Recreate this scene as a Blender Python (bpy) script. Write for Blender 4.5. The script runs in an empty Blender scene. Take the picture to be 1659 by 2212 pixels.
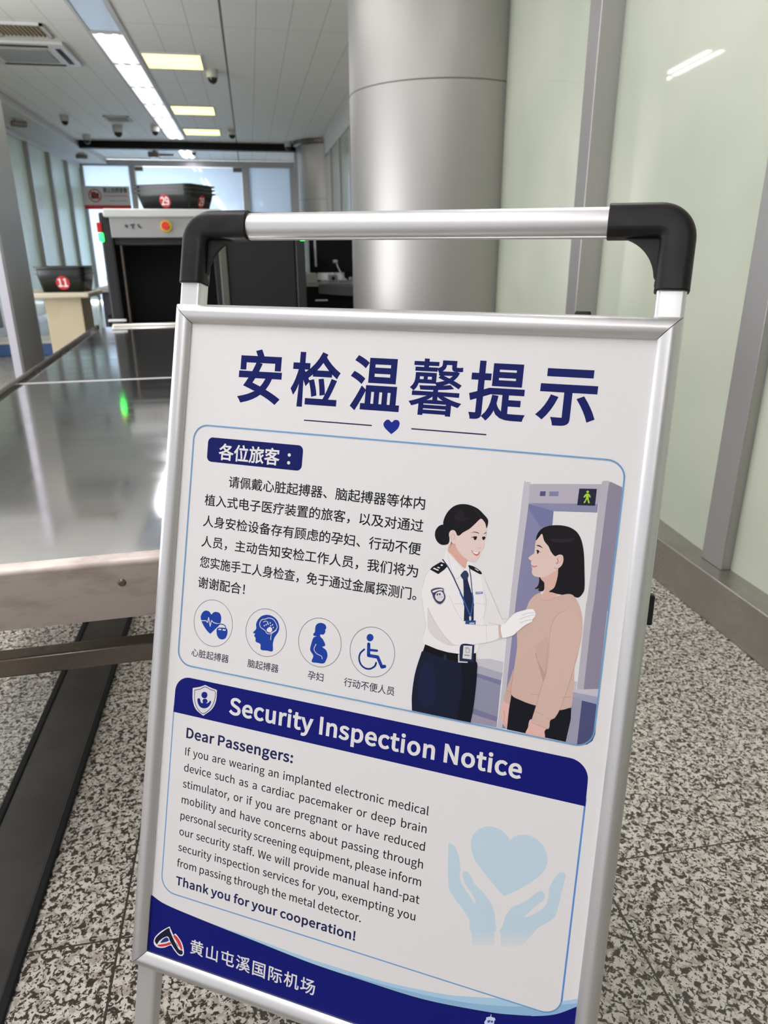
import bpy, bmesh, math, random
from mathutils import Vector, Matrix
from mathutils.geometry import tessellate_polygon
random.seed(7)
S = bpy.context.scene
C = S.collection
R = math.radians
H_EYE = 1.173
H_CEIL = 3.1
# ------------------------------------------------------------------ camera
cam = bpy.data.cameras.new('camera'); co = bpy.data.objects.new('camera', cam); C.objects.link(co)
F_PX, PITCH, ROLL, YAW = 1525.586, 0.357066625, 0.00523989768, -0.174599541
cam.sensor_fit = 'VERTICAL'; cam.sensor_height = 36.0; cam.lens = 36.0 * F_PX / 2212.0
cam.clip_start = 0.02; cam.clip_end = 80
cp, sp, cy, sy = math.cos(PITCH), math.sin(PITCH), math.cos(YAW), math.sin(YAW)
rt = Vector((cy, sy, 0)); fw = Vector((-sy * cp, cy * cp, -sp)); dn = fw.cross(rt)
r2 = rt * math.cos(ROLL) + dn * math.sin(ROLL); d2 = dn * math.cos(ROLL) - rt * math.sin(ROLL)
co.matrix_world = Matrix(((r2.x, -d2.x, -fw.x, 0), (r2.y, -d2.y, -fw.y, 0), (r2.z, -d2.z, -fw.z, H_EYE), (0, 0, 0, 1)))
cam.dof.use_dof = True; cam.dof.focus_distance = 0.9; cam.dof.aperture_fstop = 8.0
S.camera = co
# ------------------------------------------------------------------ world, view
w = bpy.data.worlds.new('world'); S.world = w; w.use_nodes = True
w.node_tree.nodes['Background'].inputs[0].default_value = (0.96, 0.97, 1.0, 1)
w.node_tree.nodes['Background'].inputs[1].default_value = 1.0
S.view_settings.view_transform = 'Standard'; S.view_settings.look = 'None'
S.view_settings.exposure = 0.13; S.view_settings.gamma = 1.0; S.view_settings.use_curve_mapping = False
TUBE_VISIBLE = 24.0      # lit strip fixtures down the hall
TUBE_NEAR = 11.0        # strip fixtures over and behind the stand
PANEL_YELLOW = 2.0
def area(name, loc, rot, sx, sy_, power, col):
    l = bpy.data.lights.new(name, 'AREA'); l.shape = 'RECTANGLE'; l.size = sx; l.size_y = sy_; l.energy = power; l.color = col
    o = bpy.data.objects.new(name, l); C.objects.link(o); o.location = loc; o.rotation_euler = rot; return o
area('daylight', (-2.6, 20.3, 1.0), (R(-90), 0, 0), 3.4, 2.2, 600, (0.90, 0.95, 1.0))   # daylight beyond the far glass wall
area('window_daylight', (-5.0, 4.4, 1.2), Vector((-0.80, -0.50, -0.36)).to_track_quat('Z', 'Y').to_euler(), 5.0, 2.2, 200, (0.97, 0.98, 1.0))   # added fill from the left to lift the ceiling; no windows known there
# ------------------------------------------------------------------ materials
def lin(c): return c / 12.92 if c <= 0.04045 else ((c + 0.055) / 1.055) ** 2.4
def hexc(h, k=1.0): return tuple(min(1, lin(int(h[i:i + 2], 16) / 255) * k) for i in (0, 2, 4)) + (1,)
MATS = {}
def mat(name, col, rough=0.5, metal=0.0, spec=0.5, coat=0.0, coat_rough=0.05, emis=None, es=0.0, aniso=0.0):
    if name in MATS: return MATS[name]
    m = bpy.data.materials.new(name); m.use_nodes = True
    b = m.node_tree.nodes['Principled BSDF']
    b.inputs['Base Color'].default_value = col if len(col) == 4 else tuple(col) + (1,)
    b.inputs['Roughness'].default_value = rough; b.inputs['Metallic'].default_value = metal
    b.inputs['Specular IOR Level'].default_value = spec
    b.inputs['Coat Weight'].default_value = coat; b.inputs['Coat Roughness'].default_value = coat_rough
    b.inputs['Anisotropic'].default_value = aniso
    if emis: b.inputs['Emission Color'].default_value = tuple(emis)[:3] + (1,); b.inputs['Emission Strength'].default_value = es
    MATS[name] = m; return m
def nt(m): return m.node_tree, m.node_tree.nodes, m.node_tree.links, m.node_tree.nodes['Principled BSDF']
def node(n, t, **kw):
    x = n.new(t)
    for k, v in kw.items(): setattr(x, k, v)
    return x
def ramp(n, l, src, stops, interp='LINEAR'):
    r = n.new('ShaderNodeValToRGB'); r.color_ramp.interpolation = interp
    e = r.color_ramp.elements
    while len(e) > len(stops): e.remove(e[-1])
    while len(e) < len(stops): e.new(0.5)
    for q, (p, c) in zip(e, stops): q.position = p; q.color = c if len(c) == 4 else tuple(c) + (1,)
    l.new(src, r.inputs[0]); return r
def noise(n, l, vec, scale, detail=2.0, rough=0.5, dist=0.0):
    x = n.new('ShaderNodeTexNoise'); x.inputs['Scale'].default_value = scale; x.inputs['Detail'].default_value = detail
    x.inputs['Roughness'].default_value = rough; x.inputs['Distortion'].default_value = dist
    l.new(vec, x.inputs['Vector']); return x
def mixc(n, l, f, a, b, blend='MIX'):
    x = n.new('ShaderNodeMix'); x.data_type = 'RGBA'; x.blend_type = blend
    for s, v in ((0, f), (6, a), (7, b)):
        if hasattr(v, 'links'): l.new(v, x.inputs[s])
        elif isinstance(v, (int, float)): x.inputs[s].default_value = v
        else: x.inputs[s].default_value = v if len(v) == 4 else tuple(v) + (1,)
    return x.outputs[2]
def mth(n, l, op, a, b=None):
    x = n.new('ShaderNodeMath'); x.operation = op
    for i, v in enumerate((a, b)):
        if v is None: continue
        if hasattr(v, 'links'): l.new(v, x.inputs[i])
        else: x.inputs[i].default_value = v
    return x.outputs[0]
def line_mask(n, l, coord, off, pitch, half):
    # 1 on thin lines at off + k*pitch
    a = mth(n, l, 'SUBTRACT', coord, off - pitch / 2)
    a = mth(n, l, 'DIVIDE', a, pitch); a = mth(n, l, 'FRACT', a); a = mth(n, l, 'SUBTRACT', a, 0.5)
    a = mth(n, l, 'ABSOLUTE', a); return mth(n, l, 'LESS_THAN', a, half / pitch)
def granite():
    m = mat('granite', (0.5, 0.5, 0.5), 0.16, spec=0.5); t, n, l, b = nt(m)
    g = n.new('ShaderNodeNewGeometry'); pos = g.outputs['Position']
    a = noise(n, l, pos, 92, 3.0, 0.55, 0.8); c1 = ramp(n, l, a.outputs[0], ((0.40, (0.66, 0.63, 0.58)), (0.515, (0.60, 0.57, 0.52)), (0.545, (0.10, 0.08, 0.065)), (0.62, (0.05, 0.040, 0.034))))
    b2 = noise(n, l, pos, 55, 2.0, 0.5, 0.3); pale = mixc(n, l, ramp(n, l, b2.outputs[0], ((0.50, (0, 0, 0)), (0.58, (1, 1, 1)))).outputs[0], c1.outputs[0], (0.42, 0.38, 0.33))
    c = mixc(n, l, ramp(n, l, a.outputs[0], ((0.535, (0, 0, 0)), (0.55, (1, 1, 1)))).outputs[0], pale, c1.outputs[0])
    k = noise(n, l, pos, 165, 1.0, 0.5, 0.4); c = mixc(n, l, ramp(n, l, k.outputs[0], ((0.60, (0, 0, 0)), (0.64, (1, 1, 1)))).outputs[0], c, (0.045, 0.04, 0.037))
    big = noise(n, l, pos, 2.2, 3.0); c = mixc(n, l, 1.0, c, ramp(n, l, big.outputs[0], ((0.3, (0.82, 0.8, 0.78)), (0.7, (1, 1, 1)))).outputs[0], 'MULTIPLY')
    sx = n.new('ShaderNodeSeparateXYZ'); l.new(pos, sx.inputs[0])
    j1 = line_mask(n, l, sx.outputs[0], 0.605, 0.92, 0.0022); j2 = line_mask(n, l, sx.outputs[1], 1.003, 0.80, 0.0018)
    c = mixc(n, l, mth(n, l, 'MAXIMUM', j1, j2), c, (0.05, 0.042, 0.035))
    l.new(c, b.inputs['Base Color'])
    rr = noise(n, l, pos, 9, 3); r_ = ramp(n, l, rr.outputs[0], ((0.3, (0.13,) * 3), (0.8, (0.32,) * 3))); l.new(r_.outputs[0], b.inputs['Roughness'])
    return m
def ceiling_mat():
    m = mat('ceiling_panel', (0.86, 0.85, 0.82), 0.6); t, n, l, b = nt(m)
    g = n.new('ShaderNodeNewGeometry'); sx = n.new('ShaderNodeSeparateXYZ'); l.new(g.outputs['Position'], sx.inputs[0])
    j = line_mask(n, l, sx.outputs[0], -0.115, 0.305, 0.0035)
    k = line_mask(n, l, sx.outputs[1], 10.27, 2.44, 0.006)
    bold = mth(n, l, 'LESS_THAN', mth(n, l, 'ABSOLUTE', mth(n, l, 'ADD', sx.outputs[0], 0.115)), 0.010)
    c = mixc(n, l, mth(n, l, 'MAXIMUM', j, mth(n, l, 'MULTIPLY', k, 0.6)), (0.86, 0.85, 0.82), (0.55, 0.54, 0.51))
    c = mixc(n, l, bold, c, (0.09, 0.085, 0.08)); l.new(c, b.inputs['Base Color']); return m
def worn(name, col, dark, rough, metal, scale=6, lo=0.45, hi=0.75, stretch=(1, 1, 1), rvar=0.12, aniso=0.0):
    m = mat(name, col, rough, metal, aniso=aniso); t, n, l, b = nt(m)
    g = n.new('ShaderNodeNewGeometry'); mp = n.new('ShaderNodeMapping'); mp.inputs['Scale'].default_value = stretch
    l.new(g.outputs['Position'], mp.inputs[0]); a = noise(n, l, mp.outputs[0], scale, 5.0, 0.6)
    l.new(mixc(n, l, ramp(n, l, a.outputs[0], ((lo, (0, 0, 0)), (hi, (1, 1, 1)))).outputs[0], col, dark), b.inputs['Base Color'])
    r_ = ramp(n, l, a.outputs[0], ((0.3, (rough,) * 3), (0.75, (min(1, rough + rvar),) * 3))); l.new(r_.outputs[0], b.inputs['Roughness'])
    return m
def frosted(name, col, dark, coat=0.8):
    m = mat(name, col, 0.42, 0.0, spec=0.5, coat=coat, coat_rough=0.03); t, n, l, b = nt(m)
    g = n.new('ShaderNodeNewGeometry'); a = noise(n, l, g.outputs['Position'], 1.3, 2.0)
    l.new(mixc(n, l, ramp(n, l, a.outputs[0], ((0.35, (0, 0, 0)), (0.7, (1, 1, 1)))).outputs[0], col, dark), b.inputs['Base Color']); return m
def translucent(name, col):
    m = bpy.data.materials.new(name); m.use_nodes = True; n = m.node_tree.nodes; l = m.node_tree.links; n.clear()
    o = n.new('ShaderNodeOutputMaterial'); tr = n.new('ShaderNodeBsdfTranslucent'); tr.inputs[0].default_value = col
    df = n.new('ShaderNodeBsdfDiffuse'); df.inputs[0].default_value = (0.55, 0.62, 0.7, 1)
    mx0 = n.new('ShaderNodeMixShader'); mx0.inputs[0].default_value = 0.3; l.new(tr.outputs[0], mx0.inputs[1]); l.new(df.outputs[0], mx0.inputs[2])
    gl = n.new('ShaderNodeBsdfGlossy'); gl.inputs['Roughness'].default_value = 0.03
    fr = n.new('ShaderNodeFresnel'); fr.inputs[0].default_value = 1.6
    mx = n.new('ShaderNodeMixShader'); l.new(fr.outputs[0], mx.inputs[0]); l.new(mx0.outputs[0], mx.inputs[1]); l.new(gl.outputs[0], mx.inputs[2])
    l.new(mx.outputs[0], o.inputs[0]); return m
M_FLOOR = granite(); M_CEIL = ceiling_mat()
M_PAINT = mat('white_paint', (0.62, 0.61, 0.60), 0.6)
M_GLASS = frosted('frosted_green_glass', (0.53, 0.555, 0.455), (0.42, 0.465, 0.375))
M_GLASSL = frosted('frosted_left_glass', (0.60, 0.69, 0.57), (0.52, 0.62, 0.50), 0.12)
M_FARGLASS = translucent('frosted_far_glass', (0.80, 0.90, 1.0, 1))
M_MULL = mat('satin_steel_frame', (0.42, 0.41, 0.41), 0.38, 0.75)
M_SKIRT = worn('steel_skirting', (0.34, 0.32, 0.29), (0.27, 0.25, 0.22), 0.24, 0.75, 5, 0.4, 0.75)
M_COLUMN = mat('column_cladding', (0.37, 0.36, 0.345), 0.42, 0.65, aniso=0.4)
M_SEAM = mat('dark_seam', (0.12, 0.11, 0.10), 0.6)
M_ALU = mat('brushed_aluminium', (0.66, 0.655, 0.665), 0.42, 0.92, aniso=0.0)
M_ALUS = mat('satin_aluminium', (0.74, 0.74, 0.75), 0.42, 0.80)
M_BLACKP = worn('black_plastic', (0.008, 0.007, 0.008), (0.016, 0.014, 0.014), 0.36, 0.0, 40, 0.4, 0.8, rvar=0.15)
M_BLACKP.node_tree.nodes['Principled BSDF'].inputs['Specular IOR Level'].default_value = 0.28
M_STEEL = worn('brushed_table_steel', (0.74, 0.735, 0.73), (0.64, 0.63, 0.62), 0.055, 0.95, 3.2, 0.4, 0.8, (1, 4, 1), 0.07)
M_STEELW = worn('worn_apron_steel', (0.50, 0.44, 0.41), (0.24, 0.18, 0.16), 0.38, 0.6, 9, 0.48, 0.85, (1, 1, 3), 0.2)
M_STEELD = worn('dark_rail_steel', (0.22, 0.19, 0.165), (0.15, 0.125, 0.11), 0.22, 0.85, 3)
M_XBODY = mat('charcoal_machine_paint', (0.022, 0.023, 0.024), 0.42, spec=0.3)
M_XGREY = mat('grey_machine_paint', (0.30, 0.30, 0.30), 0.38)
M_XLIGHT = mat('pale_machine_paint', (0.50, 0.52, 0.50), 0.35)
M_RUBBER = mat('black_rubber', (0.007, 0.007, 0.0075), 0.6, spec=0.2)
M_TRAY = mat('dark_grey_tray_plastic', (0.018, 0.022, 0.022), 0.28)
M_RED = mat('red_print', (0.55, 0.02, 0.025), 0.4); M_WHITE = mat('white_print', (0.8, 0.79, 0.78), 0.4)
M_LEDG = mat('green_led', (0, 0.3, 0.03), 0.3, emis=(0.02, 1.0, 0.08), es=6.0); M_LAMPR = mat('red_lamp', (0.45, 0.01, 0.012), 0.3)
M_CREAM = worn('cream_laminate', (0.62, 0.53, 0.36), (0.52, 0.40, 0.24), 0.42, 0.0, 3, 0.45, 0.8)
M_TUBE = mat('lit_tube', (0.9, 0.9, 0.9), 0.4, emis=(0.95, 0.93, 1.0), es=TUBE_VISIBLE)
M_DIFF = mat('lit_diffuser', (0.85, 0.85, 0.85), 0.4, emis=(0.93, 0.90, 1.0), es=0.85)
M_NEAR = mat('near_lit_diffuser', (0.85, 0.85, 0.85), 0.4, emis=(1.0, 0.97, 0.98), es=TUBE_NEAR)
M_YEL = mat('lit_yellow_panel', (0.85, 0.8, 0.5), 0.4, emis=(1.0, 0.90, 0.24), es=PANEL_YELLOW)
M_UNLIT = mat('unlit_diffuser', (0.42, 0.47, 0.54), 0.25)
# ------------------------------------------------------------------ helpers
def shade(me, ang=35):
    me.shade_smooth(); me.set_sharp_from_angle(angle=R(ang))
class MB:
    def __init__(s): s.v = []; s.f = []; s.m = []
    def add(s, vs, fs, mi=0):
        o = len(s.v); s.v += [Vector(x) for x in vs]; s.f += [tuple(i + o for i in f) for f in fs]; s.m += [mi] * len(fs); return s
    def box(s, a, b, T=None, mi=0):
        x0, y0, z0 = a; x1, y1, z1 = b
        vs = [Vector(p) for p in ((x0, y0, z0), (x1, y0, z0), (x1, y1, z0), (x0, y1, z0), (x0, y0, z1), (x1, y0, z1), (x1, y1, z1), (x0, y1, z1))]
        if T: vs = [T(p) for p in vs]
        return s.add(vs, [(0, 3, 2, 1), (4, 5, 6, 7), (0, 1, 5, 4), (1, 2, 6, 5), (2, 3, 7, 6), (3, 0, 4, 7)], mi)
    def sweep(s, prof, frames, cap=True, mi=0):
        # prof: 2D loop, frames: (origin, ax, ay)
        n = len(prof); vs = []
        for o, ax, ay in frames: vs += [o + ax * p + ay * q for p, q in prof]
        fs = []
        for k in range(len(frames) - 1):
            for i in range(n):
                j = (i + 1) % n; fs.append((k * n + i, k * n + j, (k + 1) * n + j, (k + 1) * n + i))
        if cap: fs += [tuple(range(n))[::-1], tuple(range((len(frames) - 1) * n, len(frames) * n))]
        return s.add(vs, fs, mi)
    def tube(s, pts, r, n=12, mi=0):
        pts = [Vector(p) for p in pts]; fr = []; up = None
        prof = [(r * math.cos(2 * math.pi * i / n), r * math.sin(2 * math.pi * i / n)) for i in range(n)]
        for i, p in enumerate(pts):
            t = (pts[min(i + 1, len(pts) - 1)] - pts[max(i - 1, 0)]).normalized()
            if up is None: up = t.orthogonal().normalized()
            ax = (up - t * up.dot(t)).normalized(); up = ax; fr.append((p, ax, t.cross(ax)))
        return s.sweep(prof, fr, True, mi)
    def lathe(s, prof, c, n=24, T=None, mi=0, a0=0.0, a1=2 * math.pi):
        vs = []; full = abs(a1 - a0 - 2 * math.pi) < 1e-6; k = n if full else n + 1
        for i in range(k):
            a = a0 + (a1 - a0) * i / n
            for r, z in prof: vs.append(Vector((c[0] + r * math.cos(a), c[1] + r * math.sin(a), c[2] + z)))
        if T: vs = [T(p) for p in vs]
        m = len(prof); fs = []
        for i in range(n):
            j = (i + 1) % k
            for q in range(m - 1): fs.append((i * m + q, j * m + q, j * m + q + 1, i * m + q + 1))
        return s.add(vs, fs, mi)
    def build(s, name, m, parent=None, bevel=0.0, ang=35, seg=2, normals=True):
        me = bpy.data.meshes.new(name); me.from_pydata([tuple(v) for v in s.v], [], s.f)
        for x in (m if isinstance(m, (list, tuple)) else [m]): me.materials.append(x)
        if len(me.materials) > 1: me.polygons.foreach_set('material_index', s.m)
        if normals:
            b = bmesh.new(); b.from_mesh(me); bmesh.ops.remove_doubles(b, verts=b.verts, dist=1e-6); bmesh.ops.recalc_face_normals(b, faces=b.faces); b.to_mesh(me); b.free()
        if ang: shade(me, ang)
        o = bpy.data.objects.new(name, me); C.objects.link(o)
        if bevel:
            md = o.modifiers.new('bevel', 'BEVEL'); md.width = bevel; md.segments = seg; md.limit_method = 'ANGLE'; md.angle_limit = R(40)
        if parent: setp(o, parent)
        return o
def setp(o, parent):
    o.parent = parent
    o.matrix_parent_inverse = Matrix.Translation(-parent.location) if parent.type == 'EMPTY' else Matrix.Identity(4)
def thing(name, label, cat, loc, group=None):
    o = bpy.data.objects.new(name, None); C.objects.link(o); o.location = loc; o.empty_display_size = 0.1
    return tag(o, label, cat, group)
def tag(o, label, cat, group=None):
    o['label'] = label; o['category'] = cat
    if group: o['group'] = group
    return o
def struct(o): o['kind'] = 'structure'; return o
def dup(root, delta, label, group=None):
    r = root.copy(); C.objects.link(r); r.location = root.location + Vector(delta); r['label'] = label
    if group: r['group'] = group
    def rec(a, b):
        for ch in list(a.children):
            c = ch.copy(); C.objects.link(c); c.parent = b; rec(ch, c)
    rec(root, r); return r
# ------------------------------------------------------------------ room shell
XR, XG = 1.42, 1.512          # skirting face and glass plane of the right wall
XL, YF, YB = -3.66, 18.48, -7.0
struct(MB().box((XL - 1.0, YB, -0.12), (XG + 1.0, YF + 0.3, 0)).build('floor', M_FLOOR, ang=0))
struct(MB().box((XL - 1.0, YB, H_CEIL), (XG + 1.0, YF + 0.3, H_CEIL + 0.12)).build('ceiling', M_CEIL, ang=0))
struct(MB().box((XL - 1.0, YB - 0.12, 0), (XG + 1.0, YB, H_CEIL)).build('wall_back', M_PAINT, ang=0))
# right wall: skirting, sill, header, glass bays, mullions
ZG = 2.79
struct(MB().box((XR, YB, 0), (XG + 0.10, YF, 0.161)).build('baseboard_right', M_SKIRT, bevel=0.004))
struct(MB().box((XG - 0.03, YB, ZG), (XG + 0.15, YF, H_CEIL)).build('wall_right', M_PAINT, ang=0))
PITCH_M = 1.296
ys = [1.909 + PITCH_M * k for k in range(-7, 13)]
for k, y in enumerate(ys):
    struct(MB().box((1.476, y, 0.161), (XG + 0.095, y + 0.111, ZG)).build('trim_%d' % (k + 1), M_MULL, bevel=0.003))
    if k + 1 < len(ys):
        lean = 0.070 if abs(y - 1.909) < 0.01 else 0.0     # pane skewed on purpose, to shift the strip light's reflection in it
        sk = lambda p: Vector((p.x + lean * (p.y - y - 0.111) / (ys[k + 1] - y - 0.111), p.y, p.z))
        struct(MB().box((XG, y + 0.111, 0.161), (XG + 0.02, ys[k + 1], ZG), sk).build('window_%d' % (k + 1), M_GLASS, ang=0))
nw = len(ys); ntm = len(ys)
# left wall
struct(MB().box((XL - 0.06, 7.05, 0), (XL + 0.05, YF, 0.13)).build('baseboard_left', M_SKIRT, bevel=0.004))
struct(MB().box((XL - 0.15, 7.05, 2.90), (XL + 0.03, YF, H_CEIL)).build('wall_left', M_PAINT, ang=0))
struct(MB().box((XL + 0.03, 7.05, 2.99), (XL + 0.62, YF, H_CEIL)).build('trim_%d' % (ntm + 1), M_PAINT, bevel=0.01)); ntm += 1
yl = [14.20 + 1.43 * k for k in range(-5, 3)]
for k, y in enumerate(yl):
    struct(MB().box((XL - 0.03, y, 0.13), (XL + 0.075, y + 0.10, 2.90)).build('trim_%d' % (ntm + 1), M_MULL, bevel=0.003)); ntm += 1
    y1 = yl[k + 1] if k + 1 < len(yl) else YF
    struct(MB().box((XL - 0.02, y + 0.10, 0.13), (XL, y1, 2.90)).build('window_%d' % (nw + 1), M_GLASSL, ang=0)); nw += 1
# far wall: frame, frosted panes, two glass door leaves
fm = lambda a, b: struct(MB().box(a, b).build('trim_%d' % (ntm + 1), M_MULL, bevel=0.004))
for a, b in (((XL, YF, 2.955), (1.45, YF + 0.12, 3.085)), ((XL, YF, 0), (-3.575, YF + 0.12, 2.955)), ((-2.585, YF, 0), (-2.455, YF + 0.12, 2.955)),
             ((-0.065, YF, 0), (0.085, YF + 0.12, 2.955)), ((1.05, YF, 0), (1.45, YF + 0.12, 2.955))):
    fm(a, b); ntm += 1
for a, b in (((-3.575, YF + 0.04, 0.05), (-2.585, YF + 0.06, 2.955)), ((0.085, YF + 0.04, 0.05), (1.05, YF + 0.06, 2.955))):
    struct(MB().box(a, b).build('window_%d' % (nw + 1), M_FARGLASS, ang=0)); nw += 1
for k, (x0, x1, xc) in enumerate(((-2.445, -1.285, -2.38), (-1.275, -0.075, -0.16))):
    d = struct(MB().box((x0, YF + 0.04, 0.04), (x1, YF + 0.055, 2.94)).build('door_%d' % (k + 1), M_FARGLASS, ang=0))
    MB().box((xc - 0.10, YF + 0.025, 2.86), (xc + 0.10, YF + 0.07, 2.95)).build('door_clamp', M_STEELD, d, bevel=0.004)
# round columns
def column(cx, cy_, r, label, seams):
    t = thing('round_column', label, 'column', (cx, cy_, 0))
    MB().lathe([(r, 0.0), (r, H_CEIL)], (cx, cy_, 0), 96).build('cladding', M_COLUMN, t, ang=60)
    for z in seams: MB().lathe([(r - 0.002, -0.0035), (r + 0.0012, -0.0035), (r + 0.0012, 0.0035), (r - 0.002, 0.0035)], (cx, cy_, z), 96).build('cladding_joint', M_SEAM, t, ang=60)
    for a in (R(-68), R(-158)):
        p = Vector((cx + r * math.cos(a), cy_ + r * math.sin(a), 0))
        q = Vector((-math.sin(a), math.cos(a), 0)) * 0.0022; o_ = Vector((math.cos(a), math.sin(a), 0)) * 0.0012
    return t
column(1.264, 4.985, 0.584, 'large round metal-clad column right behind the notice stand', (2.066,))
c2 = column(1.62, 15.25, 0.60, 'far round metal-clad column at the end of the hall on the right', (2.066,))
MB().lathe([(0.60, 0), (0.67, 0.02), (0.67, 0.075), (0.60, 0.085)], (1.62, 15.25, H_CEIL - 0.09), 64).build('top_collar', M_STEELD, c2)
struct(MB().box((1.00, 15.85, 2.72), (1.10, 15.93, H_CEIL)).build('trim_%d' % (ntm + 1), M_PAINT)); ntm += 1
# ------------------------------------------------------------------ ceiling fixtures
def strip(y0, y1, label, lit=True, near=False, x0=-1.335, x1=-1.055, group='strip lights along the ceiling'):
    t = thing('strip_light', label, 'ceiling light', ((x0 + x1) / 2, (y0 + y1) / 2, H_CEIL), group)
    z = H_CEIL - 0.012
    f = MB()
    for a, b in (((x0 - 0.03, y0, z), (x0, y1, H_CEIL)), ((x1, y0, z), (x1 + 0.045, y1, H_CEIL)), ((x0, y0, z), (x1, y0 + 0.03, H_CEIL)), ((x0, y1 - 0.03, z), (x1, y1, H_CEIL))): f.box(a, b)
    f.build('housing', M_PAINT, t)
    MB().box((x0, y0 + 0.03, H_CEIL - 0.006), (x1, y1 - 0.03, H_CEIL - 0.002)).build('diffuser', (M_NEAR if near else M_DIFF) if lit else M_UNLIT, t)
    if lit and not near:
        for xx in (x0 + 0.075, x1 - 0.075): MB().box((xx - 0.02, y0 + 0.05, H_CEIL - 0.0085), (xx + 0.02, y1 - 0.05, H_CEIL - 0.0055)).build('tube', M_TUBE, t)
    return t
yl_ = [8.16, 9.37, 10.58, 11.72, 12.8, 13.95, 15.1]
nm_ = ['nearest lit length of the white ceiling strip, beside the nearest yellow panel', 'second lit length of the ceiling strip, just past the nearest yellow panel',
       'third lit length of the white ceiling strip from the camera', 'fourth lit length of the ceiling strip, beside the middle yellow panel',
       'fifth lit length of the white ceiling strip, past the middle yellow panel', 'last lit length of the strip before the black trunking, beside the farthest yellow panel']
for k in range(6): strip(yl_[k], yl_[k + 1], nm_[k])
strip(15.95, 17.0, 'lit ceiling strip length just beyond the black trunking'); strip(17.0, 18.1, 'farthest lit ceiling strip length, at the far glass wall')
strip(6.9, 8.14, 'unlit blue-grey length of the ceiling strip at the top edge of the photo', lit=False)
strip(-4.2, 6.3, 'long lit strip light overhead behind the camera, above the table side', near=True, group='overhead lights outside the photo')
def panel(x0, x1, y0, y1, label, m, group):
    t = thing('panel_light', label, 'ceiling light', ((x0 + x1) / 2, (y0 + y1) / 2, H_CEIL), group); z = H_CEIL - 0.014
    f = MB()
    for a, b in (((x0 - 0.02, y0 - 0.02, z), (x0, y1 + 0.02, H_CEIL)), ((x1, y0 - 0.02, z), (x1 + 0.02, y1 + 0.02, H_CEIL)), ((x0, y0 - 0.02, z), (x1, y0, H_CEIL)), ((x0, y1, z), (x1, y1 + 0.02, H_CEIL))): f.box(a, b)
    f.build('frame', M_PAINT, t); MB().box((x0, y0, H_CEIL - 0.012), (x1, y1, H_CEIL - 0.004)).build('diffuser', m, t); return t
for y, l_ in ((8.86, 'nearest yellow square panel light in the ceiling'), (11.80, 'middle of the three yellow square ceiling panel lights'), (13.88, 'farthest yellow square panel light, before the black trunking')):
    panel(-0.975, -0.385, y, y + 0.64, l_, M_YEL, 'yellow panel lights')
panel(-0.975, -0.385, 0.3, 0.94, 'lit square panel light overhead above the camera, left', M_NEAR, 'overhead lights outside the photo')
panel(-0.975, -0.385, -2.9, -2.26, 'lit square panel light overhead well behind the camera', M_NEAR, 'overhead lights outside the photo')
panel(0.55, 1.15, 1.6, 2.24, 'lit square panel light overhead near the right wall', M_NEAR, 'overhead lights outside the photo')
# air conditioner cassette
t = thing('air_conditioner', 'white four-way ceiling air conditioner cassette, left, below the return vent', 'air conditioner', (-2.15, 9.02, H_CEIL))
x0, x1, y0, y1 = -2.62, -1.68, 8.55, 9.49
MB().box((x0, y0, 3.065), (x1, y1, H_CEIL)).build('housing', mat('ac_white', (0.66, 0.65, 0.63), 0.4), t, bevel=0.012)
MB().box((x0 + 0.2, y0 + 0.2, 3.055), (x1 - 0.2, y1 - 0.2, 3.067)).build('intake_grille', mat('ac_grille', (0.36, 0.37, 0.37), 0.6), t, bevel=0.006)
for a, b in (((x0 + 0.16, y0 + 0.06), (x1 - 0.16, y0 + 0.11)), ((x0 + 0.16, y1 - 0.11), (x1 - 0.16, y1 - 0.06)), ((x0 + 0.06, y0 + 0.16), (x0 + 0.11, y1 - 0.16)), ((x1 - 0.11, y0 + 0.16), (x1 - 0.06, y1 - 0.16))):
    MB().box(a + (3.060,), b + (3.068,)).build('air_slot', M_RUBBER, t)
# return vent
def vent(x0, x1, y0, y1, label, n, m):
    t = thing('ceiling_vent', label, 'vent', ((x0 + x1) / 2, (y0 + y1) / 2, H_CEIL)); z = H_CEIL - 0.02
    f = MB()
    for a, b in (((x0, y0, z), (x0 + 0.03, y1, H_CEIL)), ((x1 - 0.03, y0, z), (x1, y1, H_CEIL)), ((x0, y0, z), (x1, y0 + 0.03, H_CEIL)), ((x0, y1 - 0.03, z), (x1, y1, H_CEIL))): f.box(a, b)
    f.build('frame', M_PAINT, t); MB().box((x0 + 0.03, y0 + 0.03, H_CEIL - 0.003), (x1 - 0.03, y1 - 0.03, H_CEIL - 0.001)).build('duct_opening', M_SEAM, t)
    g = MB()
    for k in range(n):
        x = x0 + 0.04 + (x1 - x0 - 0.08) * k / (n - 1)
        g.box((x - 0.004, y0 + 0.03, H_CEIL - 0.02), (x + 0.004, y1 - 0.03, H_CEIL - 0.003))
    g.build('louvre', m, t); return t
vent(-2.20, -1.72, 7.96, 8.40, 'yellowed louvred return vent in the ceiling, top left corner', 12, M_CREAM)
vent(-2.08, -1.70, 12.78, 13.24, 'small louvred ceiling vent left of the strip light, near the cameras', 9, M_PAINT)
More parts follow.
